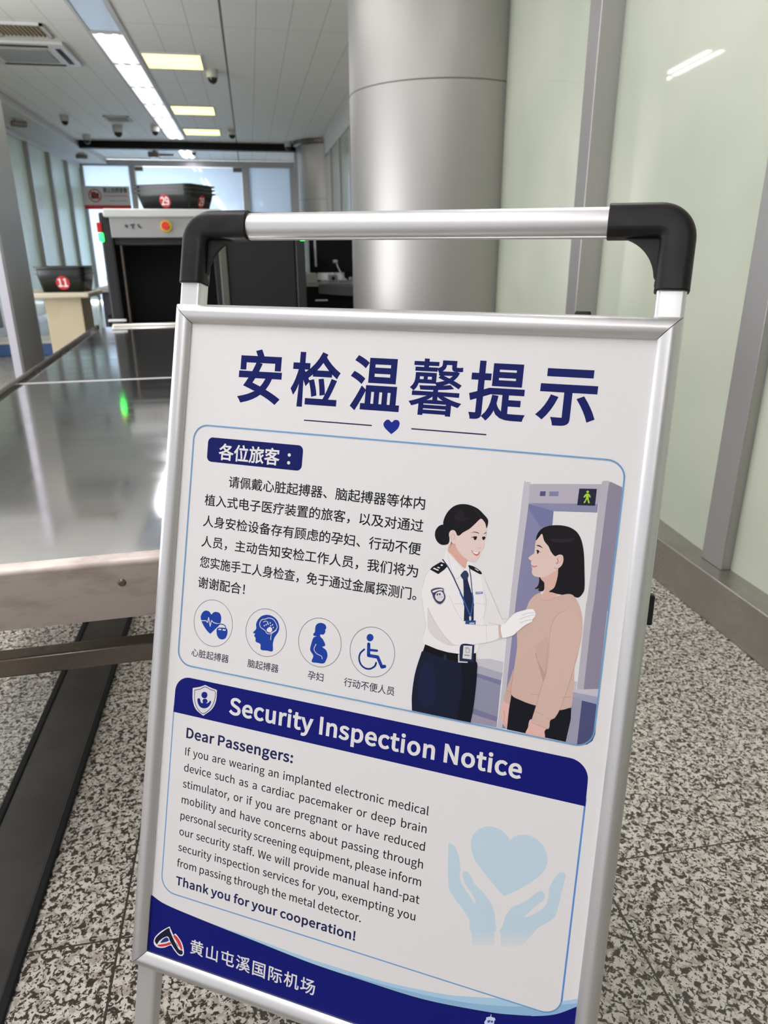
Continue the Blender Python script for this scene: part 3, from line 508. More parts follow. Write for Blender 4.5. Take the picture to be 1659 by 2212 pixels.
# ------------------------------------------------------------------ trays
def rrect(hx, hy, r, n=5):
    out = []
    for cx, cy_, a0 in ((hx - r, hy - r, 0), (-hx + r, hy - r, 90), (-hx + r, -hy + r, 180), (hx - r, -hy + r, 270)):
        for i in range(n + 1): a = R(a0 + 90 * i / n); out.append((cx + r * math.cos(a), cy_ + r * math.sin(a)))
    return out
def tray(T, label, group, hx=0.215, hy=0.165, hgt=0.125, digits=None, faces=(), rad=0.041):
    t = thing('security_tray', label, 'tray', T(Vector((0, 0, 0))), group)
    sec = [(0.79, 0.006), (0.80, 0.0), (0.93, hgt - 0.010), (0.93, hgt - 0.006), (1.0, hgt - 0.007), (1.0, hgt), (0.93, hgt), (0.915, hgt - 0.004), (0.79, 0.006)]
    loops = [[T(Vector((x * 1.0, y * 1.0, z))) for x, y in rrect(hx * k, hy * k, 0.045 * k)] for k, z in sec[:-1]]
    n = len(loops[0]); m = MB(); fs = []
    for a in range(len(loops) - 1):
        for i in range(n): fs.append((a * n + i, a * n + (i + 1) % n, (a + 1) * n + (i + 1) % n, (a + 1) * n + i))
    k = len(loops); fs += [tuple(range(n, 2 * n))[::-1], tuple(range(n))]
    for i in range(n): fs.append(((k - 1) * n + i, (k - 1) * n + (i + 1) % n, (i + 1) % n, i))
    fs = [f for f in fs if True]
    m.add([v for l_ in loops for v in l_], fs[:])
    m.build('shell', M_TRAY, t, ang=40)
    for face in faces:
        # sticker plane on a sloped side: 'f' front (-y) or 'r' right (+x)
        s0 = (hy if face == 'f' else hx); z0, z1 = 0.0, hgt - 0.012
        def P(a, z, off):
            e = s0 * (0.80 + 0.13 * (z - z0) / (z1 - z0)) + off
            return T(Vector((a, -e, z)) if face == 'f' else Vector((e, a, z)))
        zc = hgt * 0.5; ctr = 0.015 if face == 'f' else 0.0
        st = MB(); ring = [P(ctr + rad * math.cos(2 * math.pi * i / 32), zc + rad * math.sin(2 * math.pi * i / 32), 0.0008) for i in range(32)]; ring2 = [P(ctr + rad * math.cos(2 * math.pi * i / 32), zc + rad * math.sin(2 * math.pi * i / 32), -0.001) for i in range(32)]
        st.add(ring + ring2, [tuple(range(32))] + [(i, (i + 1) % 32, 32 + (i + 1) % 32, 32 + i) for i in range(32)])
        so = st.build('number_sticker', M_RED, t, ang=30)
        vs, fcs = latin_mesh(digits, bold=0.03)
        x0 = min(v[0] for v in vs); x1 = max(v[0] for v in vs); k2 = rad * 1.12 / 0.733
        MB().add([P(ctr + (v[0] - (x0 + x1) / 2) * k2 * 0.9, zc + (v[1] - 0.36) * k2, 0.0014) for v in vs], fcs).build('sticker_number', M_WHITE, so, ang=0, normals=False)
    return t
def tray_stack(c, ang, num, faces, hx, hy, hgt, dz, rad, names, group):
    Q = Matrix.Rotation(ang, 3, 'Z')
    for k in range(3):
        T = (lambda z: (lambda p: Vector(c) + Q @ p + Vector((0, 0, z))))(dz * k)
        tray(T, names[k], group, hx, hy, hgt, num if k == 0 else None, faces if k == 0 else (), rad)
tray_stack(L((0.572, MY + 0.295, 1.4185)), R(-30 + 3), '29', ('f', 'r'), 0.222, 0.180, 0.112, 0.023, 0.041,
           ('dark grey tray with red number 29 stickers, bottom of the stack on the machine', 'middle tray of the three stacked on the X-ray machine', 'topmost tray of the three stacked on the X-ray machine'), 'trays stacked on the X-ray machine')
WTZ = 0.838
tray_stack((-1.575, 6.80, WTZ + 0.001), R(-6), '11', ('f',), 0.212, 0.165, 0.152, 0.027, 0.056,
           ('dark grey tray with red number 11 sticker, bottom of the stack on cream table', 'middle tray of the three stacked on the cream pedestal table', 'topmost open tray of the three stacked on the cream pedestal table'), 'trays stacked on the cream table')
# ------------------------------------------------------------------ cream pedestal table
t = thing('pedestal_table', 'cream pedestal table holding the number 11 trays, left of X-ray machine', 'table', (-1.6, 6.85, 0))
MB().box((-2.0, 6.56, WTZ - 0.045), (-1.36, 7.16, WTZ)).build('table_top', mat('cream_top', (0.66, 0.60, 0.45), 0.4), t, bevel=0.012)
MB().box((-1.745, 6.66, 0.0), (-1.450, 7.05, WTZ - 0.045)).build('pedestal', M_CREAM, t, bevel=0.004)
# grey cabinet beside it
t = thing('low_cabinet', 'low grey cabinet with a white top between cream table and X-ray machine', 'cabinet', (-1.22, 7.6, 0))
MB().box((-1.40, 7.3, 0.0), (-1.03, 8.0, 0.80)).build('carcass', mat('cabinet_grey', (0.10, 0.10, 0.13), 0.3), t, bevel=0.006)
MB().box((-1.43, 7.26, 0.80), (-1.0, 8.02, 0.845)).build('top', mat('cabinet_top', (0.50, 0.50, 0.48), 0.4), t, bevel=0.006)
MB().box((-1.37, 7.28, 0.08), (-1.06, 7.302, 0.60)).build('door', mat('cabinet_door', (0.035, 0.03, 0.035), 0.25), t, bevel=0.004)
t = thing('paper_box', 'white box on the grey cabinet just behind the number 11 trays', 'box', (-1.2, 7.6, 0.845))
MB().box((-1.36, 7.42, 0.846), (-1.02, 7.85, 0.93)).build('carton', M_WHITE, t, bevel=0.01); MB().box((-1.365, 7.415, 0.905), (-1.015, 7.855, 0.935)).build('lid', mat('box_lid', (0.6, 0.6, 0.62), 0.4), t, bevel=0.008)
# blue step platform
t = thing('inspection_platform', 'low blue inspection platform with white top on the floor at the left', 'platform', (-2.8, 9.4, 0))
MB().box((-3.5, 9.1, 0.0), (-2.2, 9.75, 0.135)).build('base', mat('blue_side', (0.012, 0.075, 0.24), 0.4), t, bevel=0.008)
MB().box((-3.5, 9.1, 0.135), (-2.2, 9.75, 0.165)).build('top', mat('platform_top', (0.62, 0.61, 0.56), 0.5), t, bevel=0.008)
# walk-through metal detector
t = thing('metal_detector_gate', 'grey walk-through metal detector gate standing beyond the table at left edge', 'metal detector', (-1.95, 5.3, 0))
M_GATE = mat('gate_grey', (0.34, 0.34, 0.33), 0.33, 0.2); M_GATEL = mat('gate_edge', (0.47, 0.46, 0.52), 0.35)
for x in (-1.58, -2.42):
    p = MB().box((x + 0.006, 5.06, 0.0), (x + 0.06, 5.56, 2.20)).build('side_panel', M_GATE, t, bevel=0.004)
    MB().box((x, 5.045, 0.0), (x + 0.05, 5.062, 2.20)).build('edge_strip', M_GATEL, p, bevel=0.003)
    MB().box((x - 0.0, 5.0, 0.0), (x + 0.075, 5.62, 0.03)).build('foot', M_GATEL, p, bevel=0.006)
MB().box((-2.42, 5.08, 1.98), (-1.58, 5.54, 2.20)).build('crossbeam', M_GATE, t, bevel=0.006)
# ------------------------------------------------------------------ operator corner right of the machine
t = thing('operator_desk', 'dark operator desk with white worktop between X-ray machine and column', 'desk', (0.85, 6.2, 0))
MB().box((0.42, 6.02, 0.0), (1.35, 6.6, 0.885)).build('carcass', M_RUBBER, t, bevel=0.004); MB().box((0.40, 6.0, 0.885), (1.37, 6.62, 0.915)).build('worktop', mat('desk_top', (0.42, 0.40, 0.37), 0.4), t, bevel=0.004)
MB().box((0.50, 5.995, 0.775), (0.60, 6.012, 0.785)).build('drawer_handle', M_ALUS, t)
sh = MB(); n_ = 20
arc = [(0.53 + 0.62 * i / n_, 5.98 - 0.05 * math.sin(math.pi * i / n_)) for i in range(n_ + 1)]
vs = [Vector((x, y, 0.835 - 0.02 * math.sin(math.pi * i / n_) + dz)) for i, (x, y) in enumerate(arc) for dz in (0.0, 0.072)] + [Vector((x, y + 0.03, 0.835 + dz)) for i, (x, y) in enumerate(arc) for dz in (0.0, 0.072)]
k = 2 * (n_ + 1); fs = []
for i in range(n_): fs += [(2 * i, 2 * i + 2, 2 * i + 3, 2 * i + 1), (k + 2 * i, k + 2 * i + 1, k + 2 * i + 3, k + 2 * i + 2), (2 * i + 1, 2 * i + 3, k + 2 * i + 3, k + 2 * i + 1), (2 * i, k + 2 * i, k + 2 * i + 2, 2 * i + 2)]
fs += [(0, 1, k + 1, k), (k - 2, 2 * k - 2, 2 * k - 1, k - 1)]
sh.add(vs, fs).build('curved_front', mat('curved_grey', (0.13, 0.14, 0.145), 0.35), t)
t = thing('monitor', 'black monitor turned away on the operator desk beside the column', 'monitor', (0.76, 6.35, 0.915))
MB().box((0.50, 6.42, 0.98), (1.20, 6.47, 1.385)).build('screen', M_RUBBER, t, bevel=0.008); MB().box((0.80, 6.44, 0.93), (0.88, 6.49, 1.05)).build('stand', M_RUBBER, t); MB().box((0.82, 6.38, 0.916), (1.05, 6.52, 0.932)).build('base', M_RUBBER, t, bevel=0.004)
t = thing('white_pole', 'thin white upright pole on the operator desk beside the machine', 'pole', (0.535, 6.25, 0.915))
MB().tube([(0.535, 6.25, 1.03), (0.533, 6.25, 1.34)], 0.009).build('rod', M_WHITE, t); MB().tube([(0.535, 6.25, 0.925), (0.535, 6.25, 1.035)], 0.011).build('sleeve', M_RUBBER, t); MB().lathe([(0, 0), (0.04, 0), (0.04, 0.01), (0, 0.012)], (0.535, 6.25, 0.916), 20).build('base', M_RUBBER, t)
t = thing('paper_stack', 'white stack of paper on the operator desk, next to machine', 'paper', (0.46, 6.08, 0.915))
MB().box((0.43, 6.02, 0.916), (0.525, 6.2, 0.985)).build('sheets', mat('paper', (0.55, 0.53, 0.48), 0.5), t, bevel=0.003)
t = thing('desk_intercom', 'small white boxy device with a dark button on the operator desk', 'device', (0.655, 6.06, 0.915))
MB().box((0.615, 6.03, 0.916), (0.69, 6.10, 0.975)).build('housing', mat('device_grey', (0.36, 0.36, 0.38), 0.4), t, bevel=0.006)
MB().lathe([(0, 0.004), (0.014, 0.004), (0.014, -0.002), (0, -0.002)], (0, 0, 0), 18, lambda p: Vector((0.655 + p.x, 6.03 - p.z, 0.948 + p.y))).build('button', M_RUBBER, t)
t = thing('white_cable', 'white cable drooping over the operator desk in front of the monitor', 'cable', (0.76, 6.2, 0.915))
MB().tube([(0.715, 6.33, 1.07), (0.722, 6.28, 1.03), (0.738, 6.2, 0.985), (0.752, 6.12, 0.945), (0.765, 6.05, 0.922)], 0.006).build('lead', mat('cable_white', (0.5, 0.48, 0.45), 0.4), t)
MB().box((0.69, 6.30, 1.06), (0.725, 6.36, 1.085)).build('plug', mat('cable_white', (0.5, 0.48, 0.45), 0.4), t, bevel=0.004)
t = thing('desk_tray', 'low pale tray with upturned end on the operator desk beside the column', 'tray', (0.76, 6.05, 0.915))
MB().box((0.70, 6.02, 0.916), (0.83, 6.08, 0.93)).build('base', mat('tray_pale', (0.28, 0.26, 0.24), 0.4), t, bevel=0.003); MB().box((0.79, 6.02, 0.93), (0.825, 6.08, 0.955)).build('end_stop', mat('tray_pale', (0.28, 0.26, 0.24), 0.4), t, bevel=0.003)
# ------------------------------------------------------------------ no-photography sign on the far glass
t = thing('prohibition_sign', 'white no-photography sign with red circle and red strip on far glass', 'sign', (-3.15, YF - 0.01, 2.05))
sx0, sx1, sz0, sz1 = -3.64, -2.62, 2.05, 2.535; ysg = YF - 0.012
MB().box((sx0, ysg, sz0), (sx1, YF - 0.001, sz1)).build('board', mat('sign_white', (0.62, 0.58, 0.55), 0.5), t)
MB().box((sx0, ysg - 0.003, sz0), (sx1, ysg - 0.0005, sz0 + 0.085)).build('red_strip', M_RED, t)
def ringy(cx, cz, r0, r1, name, m, n=40):
    return MB().lathe([(r0, 0), (r1, 0), (r1, 0.004), (r0, 0.004), (r0, 0)], (0, 0, 0), n, lambda p: Vector((cx + p.x, ysg - 0.001 - p.z, cz + p.y))).build(name, m, t)
icx, icz = -3.385, 2.335
cm = MB(); cm.box((icx - 0.085, ysg - 0.003, icz - 0.065), (icx + 0.085, ysg - 0.0005, icz + 0.055)); cm.box((icx - 0.06, ysg - 0.003, icz + 0.055), (icx + 0.01, ysg - 0.0005, icz + 0.08))
cm.build('camera_symbol', mat('print_black', (0.02, 0.02, 0.02), 0.5), t)
ringy(icx, icz, 0.028, 0.04, 'lens_symbol', M_RED); ringy(icx, icz, 0.118, 0.142, 'red_circle', M_RED)
q = R(-40); sl = MB(); sl.box((-0.125, 0, -0.012), (0.125, 0.002, 0.012), lambda p: Vector((icx + p.x * math.cos(q) - p.z * math.sin(q), ysg - 0.006 + p.y, icz + p.x * math.sin(q) + p.z * math.cos(q)))); sl.build('slash', M_RED, t)
vs, fs = cjk_mesh('禁止拍照录像', bold=0.02); MB().add([Vector((-3.20 + v[0] * 0.53, ysg - 0.002, 2.39 + v[1] * 0.115)) for v in fit(vs, True)], fs).build('chinese_lettering', mat('print_black', (0.02, 0.02, 0.02), 0.5), t, ang=0, normals=False)
vs, fs = latin_mesh('No photographing & videoing', bold=0.02); MB().add([Vector((-3.20 + v[0] * 0.53, ysg - 0.002, 2.305 + v[1] * 0.05)) for v in fit(vs, True)], fs).build('english_lettering', M_RED, t, ang=0, normals=False)
lm = MB(); lm.box((-3.10, ysg - 0.002, 2.222), (-2.95, ysg - 0.0005, 2.234)); lm.box((-2.92, ysg - 0.002, 2.222), (-2.68, ysg - 0.0005, 2.234)); lm.build('small_print', mat('print_grey', (0.25, 0.24, 0.23), 0.5), t)
TRACE_DATA = """
@detector_drawing
c5c1c9 p 0 4219,3811 4376,3778 4536,3790 4535,3923 4217,3884
a9a8b8 p 0 4217,3882 4538,3922 4532,4014 4227,3978
7a7a9c p 0 4227,3978 4532,4012 4530,4073 4231,4022
8e8ea6 p 0 4226,4021 4530,4071 4535,4455 4231,4407
79789a p 0 4231,4405 4534,4453 4533,4514 4228,4478
9a93a8 p 0 4228,4476 4535,4514 4536,4582 4219,4587
c5c0ca p 0 5337,3866 5388,3867 5380,3956 5620,3900 5621,4000 5351,3994
a0a0b8 p 0 5347,3993 5621,3998 5618,4084 5353,4053
9c9ab0 p 0 5334,4048 5458,4059 5464,4588 5319,4587
4c5078 p 0 5457,4069 5618,4083 5642,4427 5621,4510 5567,4566 5459,4587
8684a6 p 0 4617,1907 4912,1962 4916,2155 4851,3162 4741,4075 4679,4569 4583,4580 4602,2951
7377a0 p 0 4621,1910 4910,1965 4914,2123 4791,2166 4617,1954
c0bdc7 s 0 4547,1692 4567,1667 4601,1664 4624,1684 4625,1907 4613,2419 4602,2951 4600,3650 4601,4583 4601,4583 4541,4585 4541,4585 4547,4076 4535,2961 4541,2199
b3adbb p 0 4615,1689 4673,1678 5406,1607 5399,1830 4621,1907
8a8aa8 p 0 4621,1905 5386,1830 5385,1928 4911,1966
55557a p 0 4740,1756 4801,1749 4802,1804 4740,1811
7f80a4 p 0 4842,1747 4943,1737 4945,1790 4843,1801
8c8699 p 0 5471,1575 5496,1575 5618,1621 5622,1732 5621,3011 5457,3037 5471,1748
8c8699 p 0 5454,2931 5614,2907 5620,3905 5459,3941
b5b0bb s 0 5396,1601 5411,1571 5459,1564 5475,1579 5471,1710 5460,2370 5460,3036 5390,3047 5391,2646 5391,2000 5394,1784
b5b0bb p 0 5380,2943 5456,2931 5461,3941 5389,3954
23243a p 0 5168,1680 5350,1666 5353,1672 5354,1852 5348,1856 5166,1869 5161,1864 5164,1685
a8cc3c s 0 5256,1695 5270,1701 5271,1714 5259,1723 5247,1717 5245,1704
a8cc3c s 0 5251,1729 5271,1727 5286,1741 5297,1764 5287,1770 5274,1754 5277,1785 5292,1825 5279,1834 5260,1793 5243,1834 5228,1832 5246,1788 5244,1760 5231,1776 5220,1771 5234,1742
@passenger_drawing
1f1a20 s 0 4838,2733 4892,2745 4900,2802 4904,2875 4871,2899 4836,2888 4848,2869 4797,2880 4827,2842 4838,2792
d9b0a4 s 0 4851,2722 5034,2580 5042,2704 5026,2852 5059,2901 5027,2949 4995,3003 4931,3022 4872,3002 4876,2952 4907,2889 4903,2802
dfc5bd s 0 4810,2237 4767,2295 4749,2346 4749,2414 4748,2468 4722,2495 4692,2527 4695,2544 4723,2564 4723,2591 4733,2609 4732,2631 4744,2649 4746,2697 4769,2728 4815,2738 4890,2726 4977,2665 5037,2599 5058,2461 4954,2282 4873,2224
19161b s 0 4753,2321 4754,2273 4773,2217 4820,2165 4891,2133 4974,2118 5048,2117 5123,2131 5192,2171 5241,2236 5273,2318 5299,2429 5325,2617 5344,2786 5330,2856 5292,2907 5245,2905 5206,2884 5134,2901 5059,2901 5002,2892 4959,2886 5014,2830 5036,2705 5037,2599 5075,2536 5038,2454 4985,2475 4933,2429 4898,2371 4845,2315 4812,2239 4783,2279
2a2129 s 0 4899,2289 4953,2272 5046,2270 5136,2245 5182,2244 5141,2287 5041,2309 4958,2315
dfc5bd s 0 4982,2490 5011,2459 5042,2448 5069,2460 5080,2511 5069,2564 5038,2603 5004,2611 4979,2549
b8574f c 0.7 5010,2496 5024,2523 5017,2553 5004,2550
c98f86 c 0.4 5014,2484 5045,2468 5059,2490 5051,2529 5035,2549
b8574f c 0.4 4989,2603 5004,2613 5034,2605
121015 s 0 4769,2433 4786,2427 4804,2441 4825,2456 4801,2449 4794,2469 4781,2470 4777,2447
1a161a s 0 4760,2377 4790,2370 4817,2382 4838,2403 4808,2390 4777,2382
d98f8e s 0 4733,2613 4759,2617 4797,2612 4785,2629 4742,2637
a05050 c 0.35 4733,2613 4764,2619 4797,2610
b07a70 c 0.35 4719,2556 4739,2558
e0b4ac s 0 4587,4232 4659,4258 4655,4419 4662,4558 4624,4544 4580,4471 4560,4365
b5645c c 0.35 4600,4364 4615,4442 4612,4483 4652,4556
14151f p 0 4663,4126 4673,4088 5091,4115 5348,4135 5360,4310 5333,4585 4657,4579 4656,4346
e0b4ac s 0 4924,4400 5110,4442 5086,4510 5085,4593 4888,4592 4896,4505
c9a89b s 0 4657,3856 4633,3969 4597,4121 4583,4242 4653,4268 4665,4153 4680,3906
cfb1a6 s 0 4868,2916 4804,2957 4752,3035 4725,3137 4662,3334 4651,3425 4671,3583 4662,3909 4661,4145 4790,4205 4958,4231 5190,4238 5320,4189 5352,4149 5351,3923 5327,3610 5349,3396 5365,3220 5343,3084 5294,2970 5210,2882 5080,2916 4967,2971 4901,2986
b99c90 c 0.35 4869,2973 4919,2995 4993,2979 5054,2936 5106,2903
b99c90 p 0 5017,3468 5029,3840 5013,3952 4883,3629
c9aba0 p 0 5009,3390 5020,3842 4919,3702 4872,3532
d2b4a8 s 0 5163,3078 5085,3134 5036,3249 5023,3388 5033,3583 5030,3830 4998,3985 4961,4221 4926,4418 4942,4443 5118,4479 5136,4370 5194,4313 5263,4082 5310,3827 5351,3566 5371,3330 5355,3187 5274,3084
a98478 c 0.35 5163,3078 5085,3134 5036,3249 5023,3388 5033,3583 5030,3830 4998,3985 4961,4221 4926,4418
a98478 c 0.35 5136,4370 5202,4292 5263,4082 5310,3827 5353,3546
a98478 c 0.35 4942,4443 5117,4477
a98478 c 0.35 5143,4364 5085,4356
a98478 c 0.35 4945,4294 5044,4324
a98478 c 0.35 5235,4078 5335,4053
a98478 c 0.35 4887,4111 4990,4096
a98478 c 0.35 4663,3788 4657,4009 4657,4145
a98478 c 0.35 4605,4115 4656,4136
@officer_drawing
d8a99c s 0 3754,2493 3749,2589 3884,2720 3963,2769 3977,2715 3993,2643 3966,2526 3826,2443
e1cac4 s 0 4091,2144 4133,2167 4161,2213 4171,2261 4179,2305 4171,2360 4163,2406 4168,2450 4162,2491 4137,2519 4134,2549 4124,2577 4106,2623 4079,2653 4030,2664 3983,2646 3913,2603 3845,2531 3811,2445 3813,2324 3933,2210 4027,2149
15141a s 0 3756,2543 3771,2490 3751,2412 3692,2339 3652,2263 3657,2192 3690,2113 3744,2047 3811,2009 3891,1996 3972,2005 4055,2037 4131,2098 4175,2142 4184,2190 4172,2249 4154,2199 4129,2167 4092,2147 4038,2208 3980,2274 3933,2310 3896,2336 3861,2374 3829,2373 3810,2345 3781,2409 3777,2490
15141a s 0 3649,2268 3597,2295 3565,2354 3567,2420 3598,2477 3648,2508 3704,2504 3742,2474 3737,2374 3687,2289
231b25 s 0 3775,2148 3838,2071 3880,2086 3907,2153 3968,2156 3872,2207 3800,2195
38343c c 0.5 4007,2047 4061,2096 4088,2142
e1cac4 s 0 3733,2374 3748,2332 3782,2318 3810,2335 3832,2382 3826,2443 3825,2484 3788,2476 3751,2428
c98f86 c 0.4 3780,2449 3765,2401 3782,2363 3804,2386 3798,2422 3820,2434
9a4a42 c 0.4 3778,2479 3805,2486 3825,2482
121015 s 0 3999,2382 4039,2362 4071,2361 4066,2393 4054,2405 4037,2397 4031,2378
121015 s 0 4132,2360 4156,2350 4173,2360 4158,2388 4142,2390
1a161a s 0 3993,2326 4034,2308 4082,2312 4091,2321 4034,2316
1a161a s 0 4145,2322 4170,2297 4176,2304 4159,2316
c9716c s 0 4020,2527 4059,2549 4108,2542 4125,2529 4113,2572 4085,2588 4051,2570
f2ecec s 0 4038,2542 4069,2550 4108,2545 4090,2566 4060,2562
c99088 c 0.4 4093,2494 4113,2497 4132,2485
e3e0e2 s 0 4010,2713 4150,2757 4213,2847 4279,2963 4367,3121 4464,3286 4542,3273 4549,3344 4315,3391 4194,3265 4086,2919
e9e6e7 s 0 3740,2582 3695,2683 3559,2811 3498,2912 3479,3044 3484,3191 3525,3371 3562,3514 3541,3648 3548,3712 3587,3746 3732,3777 3864,3791 4048,3783 4193,3739 4225,3697 4224,3624 4257,3527 4247,3257 4202,2993 4146,2802 3996,2661 3960,2756
d7d3d6 s 0 3573,3233 3677,3421 3842,3579 3981,3666 3855,3706 3640,3612 3579,3474
e9e6e7 s 0 3481,3062 3609,2933 3790,3072 3904,3274 4028,3410 4244,3397 4433,3363 4456,3512 4318,3593 3982,3680 3868,3648 3723,3506 3570,3289
b9b3b8 c 0.3 3560,3291 3703,3491 3868,3652 3982,3684 4318,3593 4453,3516
b9b3b8 c 0.3 4028,3416 4244,3397 4428,3362
b9b3b8 c 0.3 3812,3105 3923,3290 4007,3386
b9b3b8 c 0.3 4288,3386 4314,3590
b9b3b8 c 0.3 3484,3191 3525,3371 3562,3514 3541,3648
b9b3b8 c 0.3 3695,2683 3559,2811 3498,2912 3479,3044
b9b3b8 c 0.3 4213,2847 4279,2963 4367,3121 4464,3286
b9b3b8 c 0.3 4217,2972 4261,3128 4246,3330
b9b3b8 c 0.3 4137,3147 4253,3138 4237,3023
b9b3b8 c 0.3 3886,3195 3985,3179
b9b3b8 c 0.3 4464,3286 4547,3272
b9b3b8 c 0.3 4311,3355 4454,3359
b9b3b8 c 0.3 3740,2582 3852,2680 3963,2783
b9b3b8 c 0.3 3743,2603 3785,2743 3874,2895 3963,2783
b9b3b8 c 0.3 4012,2731 4061,2850
1c2748 s 0 3923,2848 3942,2805 3964,2782 3992,2783 4019,2825 4015,2883 4060,2995 4096,3101 4117,3193 4006,3210 3979,3027 3958,2894
1c2748 p 0 3988,3043 4080,3029 4118,3175 4135,3364 4018,3383 4003,3162
2c3a5c s 0 3926,2848 3944,2808 3964,2787 3991,2786 4008,2821 4002,2881 3961,2889
16171d p 0 3545,2825 3573,2788 3669,2716 3716,2725 3753,2761 3719,2806 3653,2867
e6e4e6 p 0 3580,2810 3594,2796 3656,2815 3647,2828
e6e4e6 p 0 3628,2791 3639,2779 3668,2786 3659,2797
e6e4e6 s 0 3669,2755 3682,2743 3699,2749 3689,2764
16171d s 0 4005,2711 4066,2716 4145,2754 4173,2786 4155,2798 4082,2773 4024,2747
e6e4e6 p 0 4079,2741 4093,2739 4135,2759 4126,2765
c9c5c8 s 0 3575,3075 3619,3039 3679,3020 3740,3025 3747,3061 3775,3121 3765,3183 3721,3233 3667,3225 3620,3175 3598,3125
343a5c s 0 3584,3077 3622,3046 3680,3029 3732,3033 3741,3068 3766,3122 3757,3176 3718,3221 3671,3214 3628,3169 3606,3121
e3e0e4 s 0 3602,3083 3646,3056 3712,3038 3729,3054 3673,3064 3619,3096
dcd8dd s 0 3642,3118 3670,3081 3715,3071 3744,3103 3749,3148 3717,3189 3675,3187 3646,3158
4a4a62 p 0 3653,3116 3666,3099 3679,3100 3670,3134
4a4a62 p 0 3682,3100 3702,3091 3709,3113 3689,3121
b08c90 c 0.4 3673,3165 3691,3141 3723,3142 3731,3127
3f5f9c p 0 4122,3014 4206,3000 4208,3024 4126,3041
c8d0e0 p 0 4130,3020 4196,3008 4197,3018 4131,3031
2d4468 c 1.5 3689,2685 3750,2751 3827,2857 3901,2978 3986,3117 4031,3207
2d4468 c 1 4021,2749 4051,2866 4090,3061 4112,3194
3560a8 c 1.7 3940,3050 4000,3152 4088,3303
3560a8 c 1.5 4083,3029 4104,3136 4093,3302
d5d3d8 p 0 4075,3318 4097,3309 4105,3338 4101,3374 4085,3372
2d4a84 p 0 4039,3371 4160,3352 4162,3400 4039,3414
b8c4dc p 0 4090,3389 4149,3378 4148,3396 4087,3406
0d0e14 p 0 3577,3740 3732,3775 3864,3789 4048,3783 4202,3741 4212,3842 4003,3887 3558,3832
161a33 s 0 3561,3826 3682,3844 3872,3870 4002,3880 4210,3837 4238,3987 4243,4170 4239,4393 4224,4585 4224,4585 3889,4585 3494,4584 3494,4584 3475,4394 3486,4127 3532,3893
0f111f p 0 4039,3877 4210,3837 4238,3987 4243,4170 4224,4585 4056,4584 4087,4163
191f3f s 0 3582,3977 3696,3976 3762,4263 3744,4454 3615,4499 3539,4306
232a48 p 0 3820,3819 3852,3821 3856,3895 3824,3893
c9c5c8 p 0 3990,3793 4008,3790 4016,3866 4113,3849 4116,3874 4000,3891
20294a s 0 4012,3671 4172,3647 4174,3662 4181,3846 4173,3851 4033,3868 4022,3860
d9d6da p 0 4045,3676 4150,3662 4155,3825 4049,3831
55546a l 0.4 4077,3711 4097,3687 4119,3704 4122,3748 4082,3753 4077,3711
b05a5a l 0.4 4086,3713 4099,3699 4116,3714
6a6a78 l 0.9 4070,3787 4127,3780
6a6a78 p 0 4070,3695 4081,3688 4084,3699 4073,3703
d3b6ab p 0 4426,3355 4458,3357 4488,3507 4454,3519
f0eeef s 0 4459,3367 4502,3331 4550,3257 4609,3190 4719,3136 4801,3115 4816,3131 4837,3150 4838,3174 4832,3202 4809,3238 4808,3265 4731,3321 4660,3400 4608,3459 4520,3502 4485,3500 4458,3412
a9a3a8 c 0.35 4669,3256 4746,3211 4829,3175
a9a3a8 c 0.35 4678,3298 4742,3261 4807,3238
a9a3a8 c 0.35 4688,3204 4752,3171 4836,3151
a9a3a8 c 0.35 4459,3367 4458,3412 4485,3500
a9a3a8 c 0.35 4660,3400 4731,3321 4808,3265
a9a3a8 c 0.35 4486,3502 4520,3502 4608,3459 4660,3400
a9a3a8 c 0.35 4502,3331 4550,3257 4609,3190 4719,3136
@pacemaker_pictogram
1b3f9e s 0 618,3839 575,3804 516,3804 472,3847 458,3912 496,3991 561,4064 617,4103 626,4102 688,4033 752,3959 770,3894 763,3837 732,3800 680,3795 639,3814
e6e3e5 l 1 468,3949 541,3937 567,3958 579,3887 611,4004 625,3921 657,3943 707,3950 786,3941
1b3f9e c 1.2 717,3957 786,3946 834,3959 851,3993
1b3f9e s 0 718,4017 767,3995 848,3990 876,4012 876,4075 849,4132 792,4152 744,4133 718,4080
e6e3e5 p 0 741,4016 782,4011 782,4028 740,4031
e6e3e5 p 0 803,4012 850,4008 849,4025 803,4029
@brain_pictogram
1b3f9e s 0 1389,4188 1374,4117 1306,4096 1298,4048 1275,4023 1286,3992 1256,3982 1296,3924 1290,3864 1312,3799 1363,3743 1439,3715 1517,3721 1587,3763 1623,3838 1618,3910 1569,4000 1554,4084 1558,4179 1474,4186
e6e3e5 c 1.1 1396,3912 1358,3892 1341,3847 1367,3794 1415,3776 1464,3754 1525,3758 1568,3796 1595,3847 1585,3885 1561,3913 1519,3941 1494,3961 1453,3956 1433,3930 1396,3912
e6e3e5 s 0 1486,3869 1520,3879 1527,3911 1503,3939 1465,3937 1449,3907
e6e3e5 c 1 1586,3897 1528,3947 1518,3982 1518,4035
e6e3e5 c 1 1392,3819 1424,3801 1458,3812 1449,3830
e6e3e5 s 0 1426,3850 1434,3838 1444,3847 1436,3858
e6e3e5 s 0 1456,3837 1464,3825 1474,3834 1466,3845
e6e3e5 s 0 1483,3816 1491,3805 1501,3813 1493,3825
e6e3e5 s 0 1493,3851 1501,3840 1511,3848 1503,3860
e6e3e5 s 0 1518,3835 1526,3823 1536,3832 1528,3843
e6e3e5 s 0 1533,3869 1540,3858 1550,3866 1542,3878
e6e3e5 s 0 1401,3866 1409,3855 1418,3863 1410,3875
@pregnancy_pictogram
